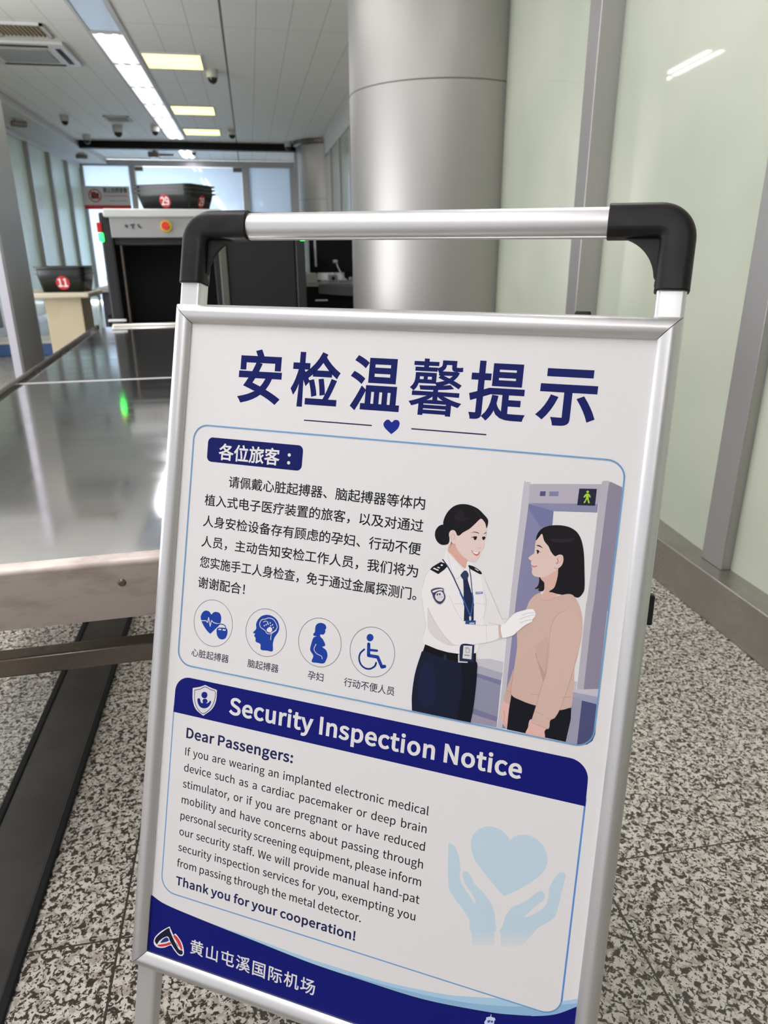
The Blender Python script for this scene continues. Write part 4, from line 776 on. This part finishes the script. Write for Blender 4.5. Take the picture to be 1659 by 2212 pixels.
1b3f9e s 0 2107,3859 2127,3826 2129,3755 2157,3715 2209,3699 2261,3714 2278,3755 2265,3777 2269,3804 2248,3843 2206,3850 2209,3878 2245,3906 2282,3965 2274,3990 2246,4005 2300,4036 2327,4101 2307,4180 2278,4214 2194,4221 2118,4218 2133,4139 2084,4074 2091,3992 2113,3908 2153,3879 2119,3881
e6e3e5 c 0.9 2157,3983 2135,4054 2178,4103 2244,4124 2260,4157
@wheelchair_pictogram
1b3f9e s 0 2865,3731 2898,3739 2915,3769 2904,3806 2874,3825 2841,3817 2825,3784 2836,3749
1b3f9e l 4.2 2861,3862 2871,4005 2992,4003 3058,4118 3093,4104
1b3f9e l 3 2878,3933 2975,3926
1b3f9e c 2.2 2809,3937 2762,3995 2752,4065 2781,4133 2840,4171 2907,4169 2964,4125 2979,4079
@pacemaker_pictogram
3c4050 l 0.55 946,3954 942,4003 932,4051 914,4097 890,4139 860,4177 825,4209 785,4235 743,4254 698,4265 652,4269 606,4265 561,4254 519,4235 479,4209 444,4177 414,4139 390,4097 372,4051 362,4003 358,3954 362,3905 372,3857 390,3811 414,3769 444,3731 479,3699 519,3673 561,3654 606,3643 652,3639 698,3643 743,3654 785,3673 825,3699 860,3731 890,3769 914,3811 932,3857 942,3905 946,3954
@brain_pictogram
3c4050 l 0.55 1736,3953 1732,4002 1722,4050 1704,4096 1680,4138 1650,4176 1615,4208 1575,4234 1533,4253 1488,4264 1442,4268 1396,4264 1351,4253 1309,4234 1269,4208 1234,4176 1204,4138 1180,4096 1162,4050 1152,4002 1148,3953 1152,3904 1162,3856 1180,3810 1204,3768 1234,3730 1269,3698 1309,3672 1351,3653 1396,3642 1442,3638 1488,3642 1533,3653 1575,3672 1615,3698 1650,3730 1680,3768 1704,3810 1722,3856 1732,3904 1736,3953
@pregnancy_pictogram
3c4050 l 0.55 2499,3954 2495,4003 2485,4051 2467,4097 2443,4139 2413,4177 2378,4209 2338,4235 2296,4254 2251,4265 2205,4269 2159,4265 2114,4254 2072,4235 2032,4209 1997,4177 1967,4139 1943,4097 1925,4051 1915,4003 1911,3954 1915,3905 1925,3857 1943,3811 1967,3769 1997,3731 2032,3699 2072,3673 2114,3654 2159,3643 2205,3639 2251,3643 2296,3654 2338,3673 2378,3699 2413,3731 2443,3769 2467,3811 2485,3857 2495,3905 2499,3954
@wheelchair_pictogram
3c4050 l 0.55 3208,3954 3204,4003 3194,4051 3176,4097 3152,4139 3122,4177 3087,4209 3047,4235 3005,4254 2960,4265 2914,4269 2868,4265 2823,4254 2781,4235 2741,4209 2706,4177 2676,4139 2652,4097 2634,4051 2624,4003 2620,3954 2624,3905 2634,3857 2652,3811 2676,3769 2706,3731 2741,3699 2781,3673 2823,3654 2868,3643 2914,3639 2960,3643 3005,3654 3047,3673 3087,3699 3122,3731 3152,3769 3176,3811 3194,3857 3204,3905 3208,3954
@shield_pictogram
dcd9de s 0 415,4892 415,4892 520,4856 605,4813 605,4813 692,4834 788,4848 788,4848 786,4997 733,5124 608,5242 608,5242 487,5174 429,5056
16217a c 0.9 448,4915 534,4882 605,4840 688,4861 762,4876 761,5002 711,5116 605,5212 509,5154 457,5047 448,4915
16217a s 0 599,4910 633,4914 649,4945 638,4981 606,4998 575,4993 556,4963 569,4926
16217a s 0 499,5032 536,5014 557,5063 586,5068 582,5022 628,5000 661,5028 640,5062 679,5039 693,5015 713,5026 694,5081 650,5124 580,5138 524,5106
@heart_emblem
18298c s 0 2900,1249 2900,1249 2815,1184 2787,1134 2814,1087 2852,1077 2890,1104 2923,1076 2969,1076 2993,1115 2972,1180
@heart_and_hands_drawing
c0d4e2 s 0 4834,6592 4834,6592 4642,6432 4463,6262 4390,6115 4381,5994 4432,5885 4510,5816 4607,5784 4708,5796 4788,5845 4835,5898 4835,5898 4878,5838 4971,5792 5084,5785 5195,5841 5265,5941 5283,6064 5248,6176 5170,6284 5009,6450
c0d4e2 s 0 4113,6162 4139,6127 4188,6142 4247,6241 4286,6408 4287,6505 4339,6606 4432,6704 4494,6774 4515,6761 4454,6670 4368,6580 4323,6486 4330,6435 4367,6412 4424,6458 4484,6547 4594,6621 4688,6717 4740,6808 4764,6924 4772,7063 4503,7145 4464,7014 4385,6913 4231,6762 4162,6638
c0d4e2 s 0 4851,7056 4860,6948 4883,6818 4953,6692 5089,6583 5189,6459 5248,6407 5297,6436 5288,6508 5220,6596 5114,6740 5117,6771 5215,6693 5315,6577 5342,6458 5339,6356 5387,6206 5441,6126 5499,6132 5498,6208 5478,6384 5449,6632 5410,6712 5265,6859 5165,6986
c5d5e1 p 0 4499,7137 4771,7054 4772,7099 4507,7181
c5d5e1 p 0 4850,7044 5230,6913 5197,6979 4852,7089
cad6e0 p 0 4505,7178 4775,7095 4776,7141 4511,7223
cad6e0 p 0 4853,7085 5200,6964 5166,7030 4854,7131
cfd8df p 0 4511,7219 4779,7136 4781,7182 4516,7264
cfd8df p 0 4856,7127 5169,7015 5136,7082 4857,7172
d5dade p 0 4517,7260 4784,7177 4785,7223 4520,7306
d5dade p 0 4858,7168 5139,7067 5105,7133 4860,7214
@airport_logo
e8e6ea s 0 87,8629 112,8555 197,8451 317,8349 336,8357 398,8444 423,8416 465,8440 533,8504 575,8590 583,8669 555,8706 496,8709 418,8652 365,8609 270,8672 165,8705 104,8684
1a1b33 s 0 105,8621 131,8554 215,8457 315,8368 340,8407 388,8483 443,8557 503,8625 554,8629 566,8666 538,8694 481,8680 416,8623 356,8559 314,8497 249,8529 181,8597 145,8661 124,8651
2a3a7c s 0 201,8621 233,8561 293,8512 329,8538 307,8571 255,8599
d23a44 s 0 158,8667 212,8642 292,8604 349,8569 366,8592 268,8654 182,8683
d23a44 s 0 401,8466 425,8439 502,8494 550,8581 543,8623 515,8595 459,8527
e8e6ea s 0 425,8518 460,8543 504,8595 524,8615 483,8602 443,8557
2a3a7c s 0 442,8541 471,8564 497,8594 467,8577
@control_tower_drawing
c9d8ee p 0 4769,8214 4789,8166 4782,8150 4832,8120 4886,8119 4897,8139 4884,8161 4885,8236 4783,8272
c9d8ee l 0.8 4839,8091 4839,8127
2c55b0 p 0 4804,8180 4837,8164 4839,8191 4807,8210
2c55b0 p 0 4844,8167 4870,8161 4870,8188 4846,8193
"""
# ------------------------------------------------------------------ notice stand (A-frame)
P0 = Vector((-0.08145583, 0.99401994, 1.08223154))
UH = Vector((0.87626883, -0.4818049, -0.0041192)); VH = Vector((-0.14398478, -0.25369048, -0.95650903)); NH = -Vector((0.45980574, 0.83875215, -0.29167363))
Wp = lambda u, v, n=0.0: P0 + UH * u + VH * v + NH * n
PW, PH = 0.580, 0.8794
V_FLOOR = P0.z / 0.95650903
base = Wp(PW / 2, V_FLOOR); base.z = 0
st = thing('notice_stand', 'aluminium A-frame notice stand with blue and white security poster and black-cornered handle', 'sign stand', base)
# snap-frame rails with mitred corners: profile (outward w, height n)
prof = [(0.0, 0.0005), (-0.0005, 0.0032), (0.0012, 0.0052), (0.005, 0.0085), (0.010, 0.0106), (0.0145, 0.0108), (0.019, 0.0088), (0.0222, 0.0050), (0.0240, 0.0), (0.0242, -0.009), (0.0, -0.009)]
def rail(side):
    fr = []
    for e in (0, 1):
        ring = []
        for w_, n_ in prof:
            if side == 't': ring.append(Wp(-w_ if e == 0 else PW + w_, -w_, n_))
            if side == 'b': ring.append(Wp(-w_ if e == 0 else PW + w_, PH + w_, n_))
            if side == 'l': ring.append(Wp(-w_, -w_ if e == 0 else PH + w_, n_))
            if side == 'r': ring.append(Wp(PW + w_, -w_ if e == 0 else PH + w_, n_))
        d = (UH if side in 'tb' else VH) * 0.0006 * (1 if e == 0 else -1)
        fr.append([p + d for p in ring])
    n_ = len(prof); m = MB(); fs = [(i, (i + 1) % n_, n_ + (i + 1) % n_, n_ + i) for i in range(n_)] + [tuple(range(n_))[::-1], tuple(range(n_, 2 * n_))]
    return m.add(fr[0] + fr[1], fs).build('frame_rail', M_ALU, st, ang=40)
for s_ in 'tblr': rail(s_)
MB().add([Wp(u, v, n) for u, v, n in ((-0.022, -0.022, -0.0015), (PW + 0.022, -0.022, -0.0015), (PW + 0.022, PH + 0.022, -0.0015), (-0.022, PH + 0.022, -0.0015), (-0.022, -0.022, -0.0085), (PW + 0.022, -0.022, -0.0085), (PW + 0.022, PH + 0.022, -0.0085), (-0.022, PH + 0.022, -0.0085))],
         [(0, 1, 2, 3), (7, 6, 5, 4), (0, 4, 5, 1), (1, 5, 6, 2), (2, 6, 7, 3), (3, 7, 4, 0)]).build('backing_board', mat('backing_grey', (0.35, 0.35, 0.36), 0.5), st)
# uprights and handle
def oval(a, b, r, n=5, front_flat=True):
    return rrect(a, b, r, n)
NC = -0.0215
UL, UR, VT = -0.0075, 0.5885, -0.1275
for uc in (UL, UR):
    MB().sweep(oval(0.0155, 0.0115, 0.005), [(Wp(uc, -0.066, NC + 0.010), UH, NH), (Wp(uc, PH + 0.02, NC), UH, NH), (Wp(uc, V_FLOOR - 0.006, NC), UH, NH)]).build('upright', M_ALUS, st, ang=30)
    MB().sweep(oval(0.0175, 0.0135, 0.006), [(Wp(uc, V_FLOOR - 0.03, NC), UH, NH), (Wp(uc, V_FLOOR - 0.006, NC), UH, NH)]).build('foot_cap', M_BLACKP, st, ang=30)
HB = [(0.0160 * math.cos(2 * math.pi * i / 40), 0.0130 * math.sin(2 * math.pi * i / 40)) for i in range(40)]
MB().sweep(HB, [(Wp(0.055, VT, -0.010), VH, NH), (Wp(0.530, VT, -0.010), VH, NH)]).build('handle_bar', M_ALU, st, ang=40)
MB().box((0, 0, 0), (1, 1, 1), lambda p: Wp(0.062 + 0.46 * p.x, VT + 0.0150 + 0.002 * p.y, -0.014 + 0.006 * p.z)).build('handle_seam', M_ALUS, st)
def elbow(uc, sgn, u_end):
    fr = []; rb = 0.021; NB = -0.010
    pr = rrect(0.0182, 0.0150, 0.0105, 6)
    fr.append((Wp(uc, -0.052, NB), UH * sgn, NH)); fr.append((Wp(uc, VT + rb, NB), UH * sgn, NH))
    cu, cv_ = uc + sgn * rb, VT + rb
    for i in range(1, 12):
        a = R(90 * i / 12); d = UH * (sgn * math.cos(a)) + VH * math.sin(a)
        fr.append((Wp(cu - sgn * rb * math.cos(a), cv_ - rb * math.sin(a), NB), d, NH))
    fr.append((Wp(cu, VT, NB), VH, NH)); fr.append((Wp(u_end, VT, NB), VH, NH))
    e = MB().sweep(pr, fr).build('corner_elbow', M_BLACKP, st, bevel=0.0012, ang=40)
    # gusset web with concave edge
    ui, vi = uc + sgn * 0.0165, VT + 0.0165; A_ = 0.050; pts = [(ui, vi), (ui + sgn * A_, vi)]
    for i in range(1, 14):
        a = R(90 * i / 14); pts.append((ui + sgn * (A_ - A_ * 0.93 * math.sin(a)), vi + (A_ * 0.93 - A_ * 0.93 * math.cos(a)) * 1.02))
    pts.append((ui, vi + A_ * 0.98)); k = len(pts)
    g = MB(); g.add([Wp(a, b, NB + 0.002) for a, b in pts] + [Wp(a, b, NB - 0.003) for a, b in pts], [tuple(range(k)), tuple(range(2 * k - 1, k - 1, -1))] + [(i, (i + 1) % k, k + (i + 1) % k, k + i) for i in range(k)])
    g.build('gusset', M_BLACKP, e, ang=30)
    MB().lathe([(0, 0.001), (0.003, 0.001), (0.003, -0.002), (0, -0.002)], (0, 0, 0), 14, lambda p: Wp(uc + sgn * (0.0182 + p.z * 0.5), -0.062 + p.x, NB + p.y - 0.004)).build('rivet', M_SEAM, e)
elbow(UL, 1, 0.0695); elbow(UR, -1, 0.5145)
# rear strut, hinge and side stay
hz = Wp(PW / 2, 0.02, -0.03); ft = Vector((hz.x + 0.16, hz.y + 0.30, 0.012)); dirv = (ft - hz).normalized(); nx = UH; ny = dirv.cross(nx).normalized()
MB().sweep(rrect(0.16, 0.008, 0.006), [(hz, nx, ny), (ft, nx * 0.55, ny)]).build('rear_strut', M_ALUS, st, ang=30)
MB().sweep(rrect(0.10, 0.012, 0.004), [(ft - dirv * 0.02, nx, ny), (ft + dirv * 0.006, nx, ny)]).build('rear_foot', M_BLACKP, st, ang=30)
MB().box((0, 0, 0), (1, 1, 1), lambda p: Wp(0.489 + 0.018 * p.x, -0.0310 + 0.05 * p.y, -0.030 + 0.018 * p.z)).build('rear_hinge', M_BLACKP, st, bevel=0.002)
MB().box((0, 0, 0), (1, 1, 1), lambda p: Wp(0.600 + 0.0105 * p.x, 0.279 + 0.034 * p.y, -0.034 + 0.020 * p.z)).build('side_catch', M_BLACKP, st, bevel=0.002)
# ------------------------------------------------------------------ the printed poster (coordinates in mm on the sheet)
WB = 0.80 / lin(0xe0 / 255)
def ink(h): return mat('ink_' + h, hexc(h, WB), 0.5, spec=0.15)
PAPER = 'dcdadc'
M_PAPER = mat('poster_paper', (0.80, 0.785, 0.795), 0.5, spec=0.15)
sheet = MB().add([Wp(0, 0, 0), Wp(PW, 0, 0), Wp(PW, PH, 0), Wp(0, PH, 0), Wp(0, 0, -0.001), Wp(PW, 0, -0.001), Wp(PW, PH, -0.001), Wp(0, PH, -0.001)], [(0, 1, 2, 3), (7, 6, 5, 4), (0, 4, 5, 1), (1, 5, 6, 2), (2, 6, 7, 3), (3, 7, 4, 0)]).build('poster', M_PAPER, st, ang=0)
LAY = [0.0]
CHAIN = {'passenger_drawing': 0.00016, 'officer_drawing': 0.00030, 'chinese_panel_border': 0.00062, 'footer_band': 0.00003, 'english_panel': 0.00005, 'english_banner': 0.00007, 'detector_drawing': 0.00006}
class Print:
    def __init__(s, name): s.name = name; LAY[0] = CHAIN.get(name, 0.00009); s.b = MB(); s.mats = []
    def mi(s, m):
        if m not in s.mats: s.mats.append(m)
        return s.mats.index(m)
    def add2(s, pts, faces, m):
        LAY[0] += 0.000004; n = LAY[0]
        s.b.add([Wp(max(0.0, min(580, x)) / 1000, max(0.0, min(879.4, y)) / 1000, n) for x, y in pts], faces, s.mi(m))
    def poly(s, pts, m):
        tri = tessellate_polygon([[Vector((x, y, 0)) for x, y in pts]]); s.add2(pts, [tuple(t_) for t_ in tri], m)
    def stroke(s, pts, wd, m):
        h = wd / 2; vs = []; fs = []
        for (x0, y0), (x1, y1) in zip(pts, pts[1:]):
            L_ = math.hypot(x1 - x0, y1 - y0)
            if L_ < 1e-4: continue
            nx_, ny_ = -(y1 - y0) / L_ * h, (x1 - x0) / L_ * h; k = len(vs)
            vs += [(x0 + nx_, y0 + ny_), (x1 + nx_, y1 + ny_), (x1 - nx_, y1 - ny_), (x0 - nx_, y0 - ny_)]; fs.append((k, k + 1, k + 2, k + 3))
        nn_ = 16 if wd > 2 else 8
        for x, y in pts:
            k = len(vs); vs += [(x + h * math.cos(2 * math.pi * i / nn_), y + h * math.sin(2 * math.pi * i / nn_)) for i in range(nn_)]; fs.append(tuple(range(k, k + nn_)))
        s.add2(vs, fs, m)
    def text(s, mesh, u0, u1, vbase, em_y, m, flip=True, sx=None):
        vs, fs = mesh; x0 = min(v[0] for v in vs); x1 = max(v[0] for v in vs); k = (u1 - u0) / (x1 - x0)
        s.add2([(u0 + (v[0] - x0) * k, vbase - v[1] * em_y) for v in vs], fs, m)
    def done(s):
        return s.b.build(s.name, s.mats, sheet, ang=0, normals=False)
def spline(pts, closed, k=5):
    n = len(pts); out = []
    rng = range(n) if closed else range(n - 1)
    for i in rng:
        p0, p1, p2, p3 = ((pts[(i + d) % n] for d in (-1, 0, 1, 2)) if closed else (pts[max(0, i - 1)], pts[i], pts[i + 1], pts[min(n - 1, i + 2)]))
        if p1 == p2: continue
        if p0 == p1: p0 = (2 * p1[0] - p2[0], 2 * p1[1] - p2[1])
        if p3 == p2: p3 = (2 * p2[0] - p1[0], 2 * p2[1] - p1[1])
        for j in range(k):
            t_ = j / k; a, b, c, d = -t_ ** 3 + 2 * t_ ** 2 - t_, 3 * t_ ** 3 - 5 * t_ ** 2 + 2, -3 * t_ ** 3 + 4 * t_ ** 2 + t_, t_ ** 3 - t_ ** 2
            out.append(tuple((a * p0[q] + b * p1[q] + c * p2[q] + d * p3[q]) / 2 for q in (0, 1)))
    if not closed: out.append(pts[-1])
    return out
def rr(u0, v0, u1, v1, rx, ry=None, corners='tlbr', n=8):
    ry = ry or rx; out = []
    for cu, cv_, a0, sx_, sy_ in ((u1, v0, -90, -1, 1), (u1, v1, 0, -1, -1), (u0, v1, 90, 1, -1), (u0, v0, 180, 1, 1)):
        for i in range(n + 1):
            a = R(a0 + 90 * i / n); out.append((cu + sx_ * rx + rx * math.cos(a), cv_ + sy_ * ry + ry * math.sin(a)))
    return out
NAVY, NAVYT, BLUE, BLACK, GREYT = ink('0d1470'), ink('1c2250'), ink('6f9fcd'), ink('141318'), ink('2c3048')
TITLE = ink('10195e')
# footer first, then the white lower panel over it
p = Print('footer_band')
top = spline([(0, 797.5), (24, 804.7), (82, 809.7), (165, 815), (245, 819.8), (319, 820), (400, 818.5), (478, 808), (511, 800.6), (535, 793.4), (558, 783), (580, 766)], False)
up = spline([(90, 810), (165, 811.5), (245, 814.2), (319, 813), (366, 810.5), (425, 803), (451, 797), (492, 786), (525, 777), (557, 768), (580, 756)], False)
p.poly(up + [(580, 850), (90, 850)], ink('a9cbe4')); p.poly(spline([(300, 818.5), (366, 815), (425, 809), (478, 799), (530, 783), (580, 762)], False) + [(580, 850), (300, 850)], ink('8fb6d8'))
p.poly(top + [(580, 879.4), (0, 879.4)], NAVY); p.stroke(top[:45], 0.9, ink('141a40')); p.done()
p = Print('english_panel'); body = rr(14.5, 476, 562.3, 785.5, 22)
p.poly(body, M_PAPER); p.stroke([q for q in body if q[1] > 520] + [], 1.7, BLUE)
p.stroke([(14.5, 520), (14.5, 765)], 1.7, BLUE); p.stroke([(562.3, 520), (562.3, 765)], 2.1, ink('5b8fcf')); p.done()
p = Print('english_banner'); hd = [q for q in body if q[1] < 520]
i0 = max(range(len(hd)), key=lambda i: hd[i][0] + hd[i][1] * 0.5); rt_ = [q for q in hd if q[0] > 288]; lt_ = [q for q in hd if q[0] <= 288]
p.poly([(562.9, 528.3)] + sorted(rt_, key=lambda q: -q[1] - 0.0 * q[0])[:0] + rt_[::-1] + lt_[::-1] + [(14.0, 528)], NAVY); p.done()
p = Print('chinese_panel_border'); bd = rr(15.2, 133.2, 562.8, 459.6, 20); PANEL_BORDER = bd
GROUPS = {}
cur = None
for ln in TRACE_DATA.strip('\n').split('\n'):
    if ln[0] == '@': cur = GROUPS.get(ln[1:]) or Print(ln[1:]); GROUPS[ln[1:]] = cur; continue
    c_, k_, w_, rest = ln.split(' ', 3); pts = [tuple(float(q) / 10 for q in xy.split(',')) for xy in rest.split(' ')]
    m_ = ink(c_); w_ = float(w_)
    if k_ == 'p': cur.poly(pts, m_)
    elif k_ == 's': cur.poly(spline(pts, True), m_)
    elif k_ == 'l': cur.stroke(pts, w_, m_)
    elif k_ == 'c': cur.stroke(spline(pts, False), w_, m_)
for g in GROUPS.values(): g.done()
LAY[0] = 0.00062
p.stroke(bd + [bd[0]], 1.7, BLUE); p.done()
p = Print('chinese_title')
for ch, uc, bw in zip('安检温馨提示', (106.2, 184.0, 263.6, 340.0, 413.8, 491.5), (0.026, 0.023, 0.022, 0.011, 0.021, 0.027)):
    vs, fs = cjk_mesh(ch, bold=bw); x0 = min(v[0] for v in vs); x1 = max(v[0] for v in vs); wd = (x1 - x0) * 67
    p.text((vs, fs), uc - wd / 2, uc + wd / 2, 65.6 + 0.38 * 71, 71, TITLE)
p.done()
p = Print('title_rule'); p.stroke([(173.5, 116.3), (263.5, 116.3)], 1.5, ink('1c2250')); p.done()
p = Print('title_rule'); p.stroke([(315, 116.4), (405, 116.4)], 1.5, ink('1c2250')); p.done()
p = Print('greeting_badge'); p.poly(rr(37.3, 148.4, 175.3, 180.7, 7, 7), TITLE)
vs, fs = cjk_mesh('各位旅客', bold=0.02); p.text((vs, fs), 54.4, 143.5, 166.0 + 0.38 * 22.8, 22.8, M_PAPER)
for v_ in (161.8, 171.8): p.poly([(156.6 + 2.2 * math.cos(2 * math.pi * i / 16), v_ + 2.2 * math.sin(2 * math.pi * i / 16)) for i in range(16)], M_PAPER)
p.done()
p = Print('chinese_text')
for k, (tx, u0, u1, v_) in enumerate((('请佩戴心脏起搏器、脑起搏器等体内', 72.7, 340.5, 204.3), ('植入式电子医疗装置的旅客，以及对通过', 38.6, 341.3, 231.6), ('人身安检设备存有顾虑的孕妇、行动不便', 38.6, 341.0, 259.8), ('人员，主动告知安检工作人员，我们将为', 38.4, 340.0, 287.3), ('您实施手工人身检查，免于通过金属探测门。', 38.3, 341.0, 315.2), ('谢谢配合！', 38.0, 108.6, 343.0))):
    p.text(cjk_mesh(tx, bold=0.010), u0, u1, v_ + 0.38 * 16.4, 16.4, BLACK)
p.done()
for tx, u0, u1, v_, nm in (('心脏起搏器', 35.6, 92.9, 440.0, 'pictogram_caption'), ('脑起搏器', 121.1, 166.5, 439.8, 'pictogram_caption'), ('孕妇', 208.2, 229.8, 439.6, 'pictogram_caption'), ('行动不便人员', 258.0, 325.0, 439.5, 'pictogram_caption')):
    p = Print(nm); p.text(cjk_mesh(tx, bold=0.007), u0, u1, v_ + 0.38 * 12, 12, GREYT); p.done()
p = Print('banner_lettering'); p.text(latin_mesh('Security Inspection Notice', bold=0.030, track=0.03), 99.2, 488.2, 513.0, 29.6, M_PAPER); p.done()
p = Print('english_greeting'); p.text(latin_mesh('Dear Passengers:', bold=0.028, track=0.03), 36.9, 197.5, 559.6, 18.6, NAVYT); p.done()
p = Print('english_text')
EN = ['If you are wearing an implanted electronic medical', 'device such as a cardiac pacemaker or deep brain', 'stimulator, or if you are pregnant or have reduced', 'mobility and have concerns about passing through', 'personal security screening equipment, please inform', 'our security staff. We will provide manual hand-pat', 'security inspection services for you, exempting you', 'from passing through the metal detector.']
for i, tx in enumerate(EN):
    u1 = (382.9, 382.5, 382.6, 382.5, 382.4, 382.5, 379.5, 309.7)[i]; wid = u1 - 37.2; KX = 273.0 / latin_width(EN[7])
    nat = latin_width(tx) * KX; sp = max(0.20, 0.224 + (wid - nat) / KX / tx.count(' '))
    p.text(latin_mesh(tx, bold=0.007, space=sp), 37.2, u1, 584.3 + 22.85 * i, 14.6, BLACK)
p.done()
p = Print('english_closing'); p.text(latin_mesh('Thank you for your cooperation!', bold=0.028, track=0.026), 37.4, 304.5, 770.6, 16.0, NAVYT); p.done()
p = Print('airport_name'); p.text(cjk_mesh('黄山屯溪国际机场', bold=0.012, spacing=1.14), 67.7, 256.3, 852.0 + 0.38 * 22, 22.5, M_PAPER); p.done()
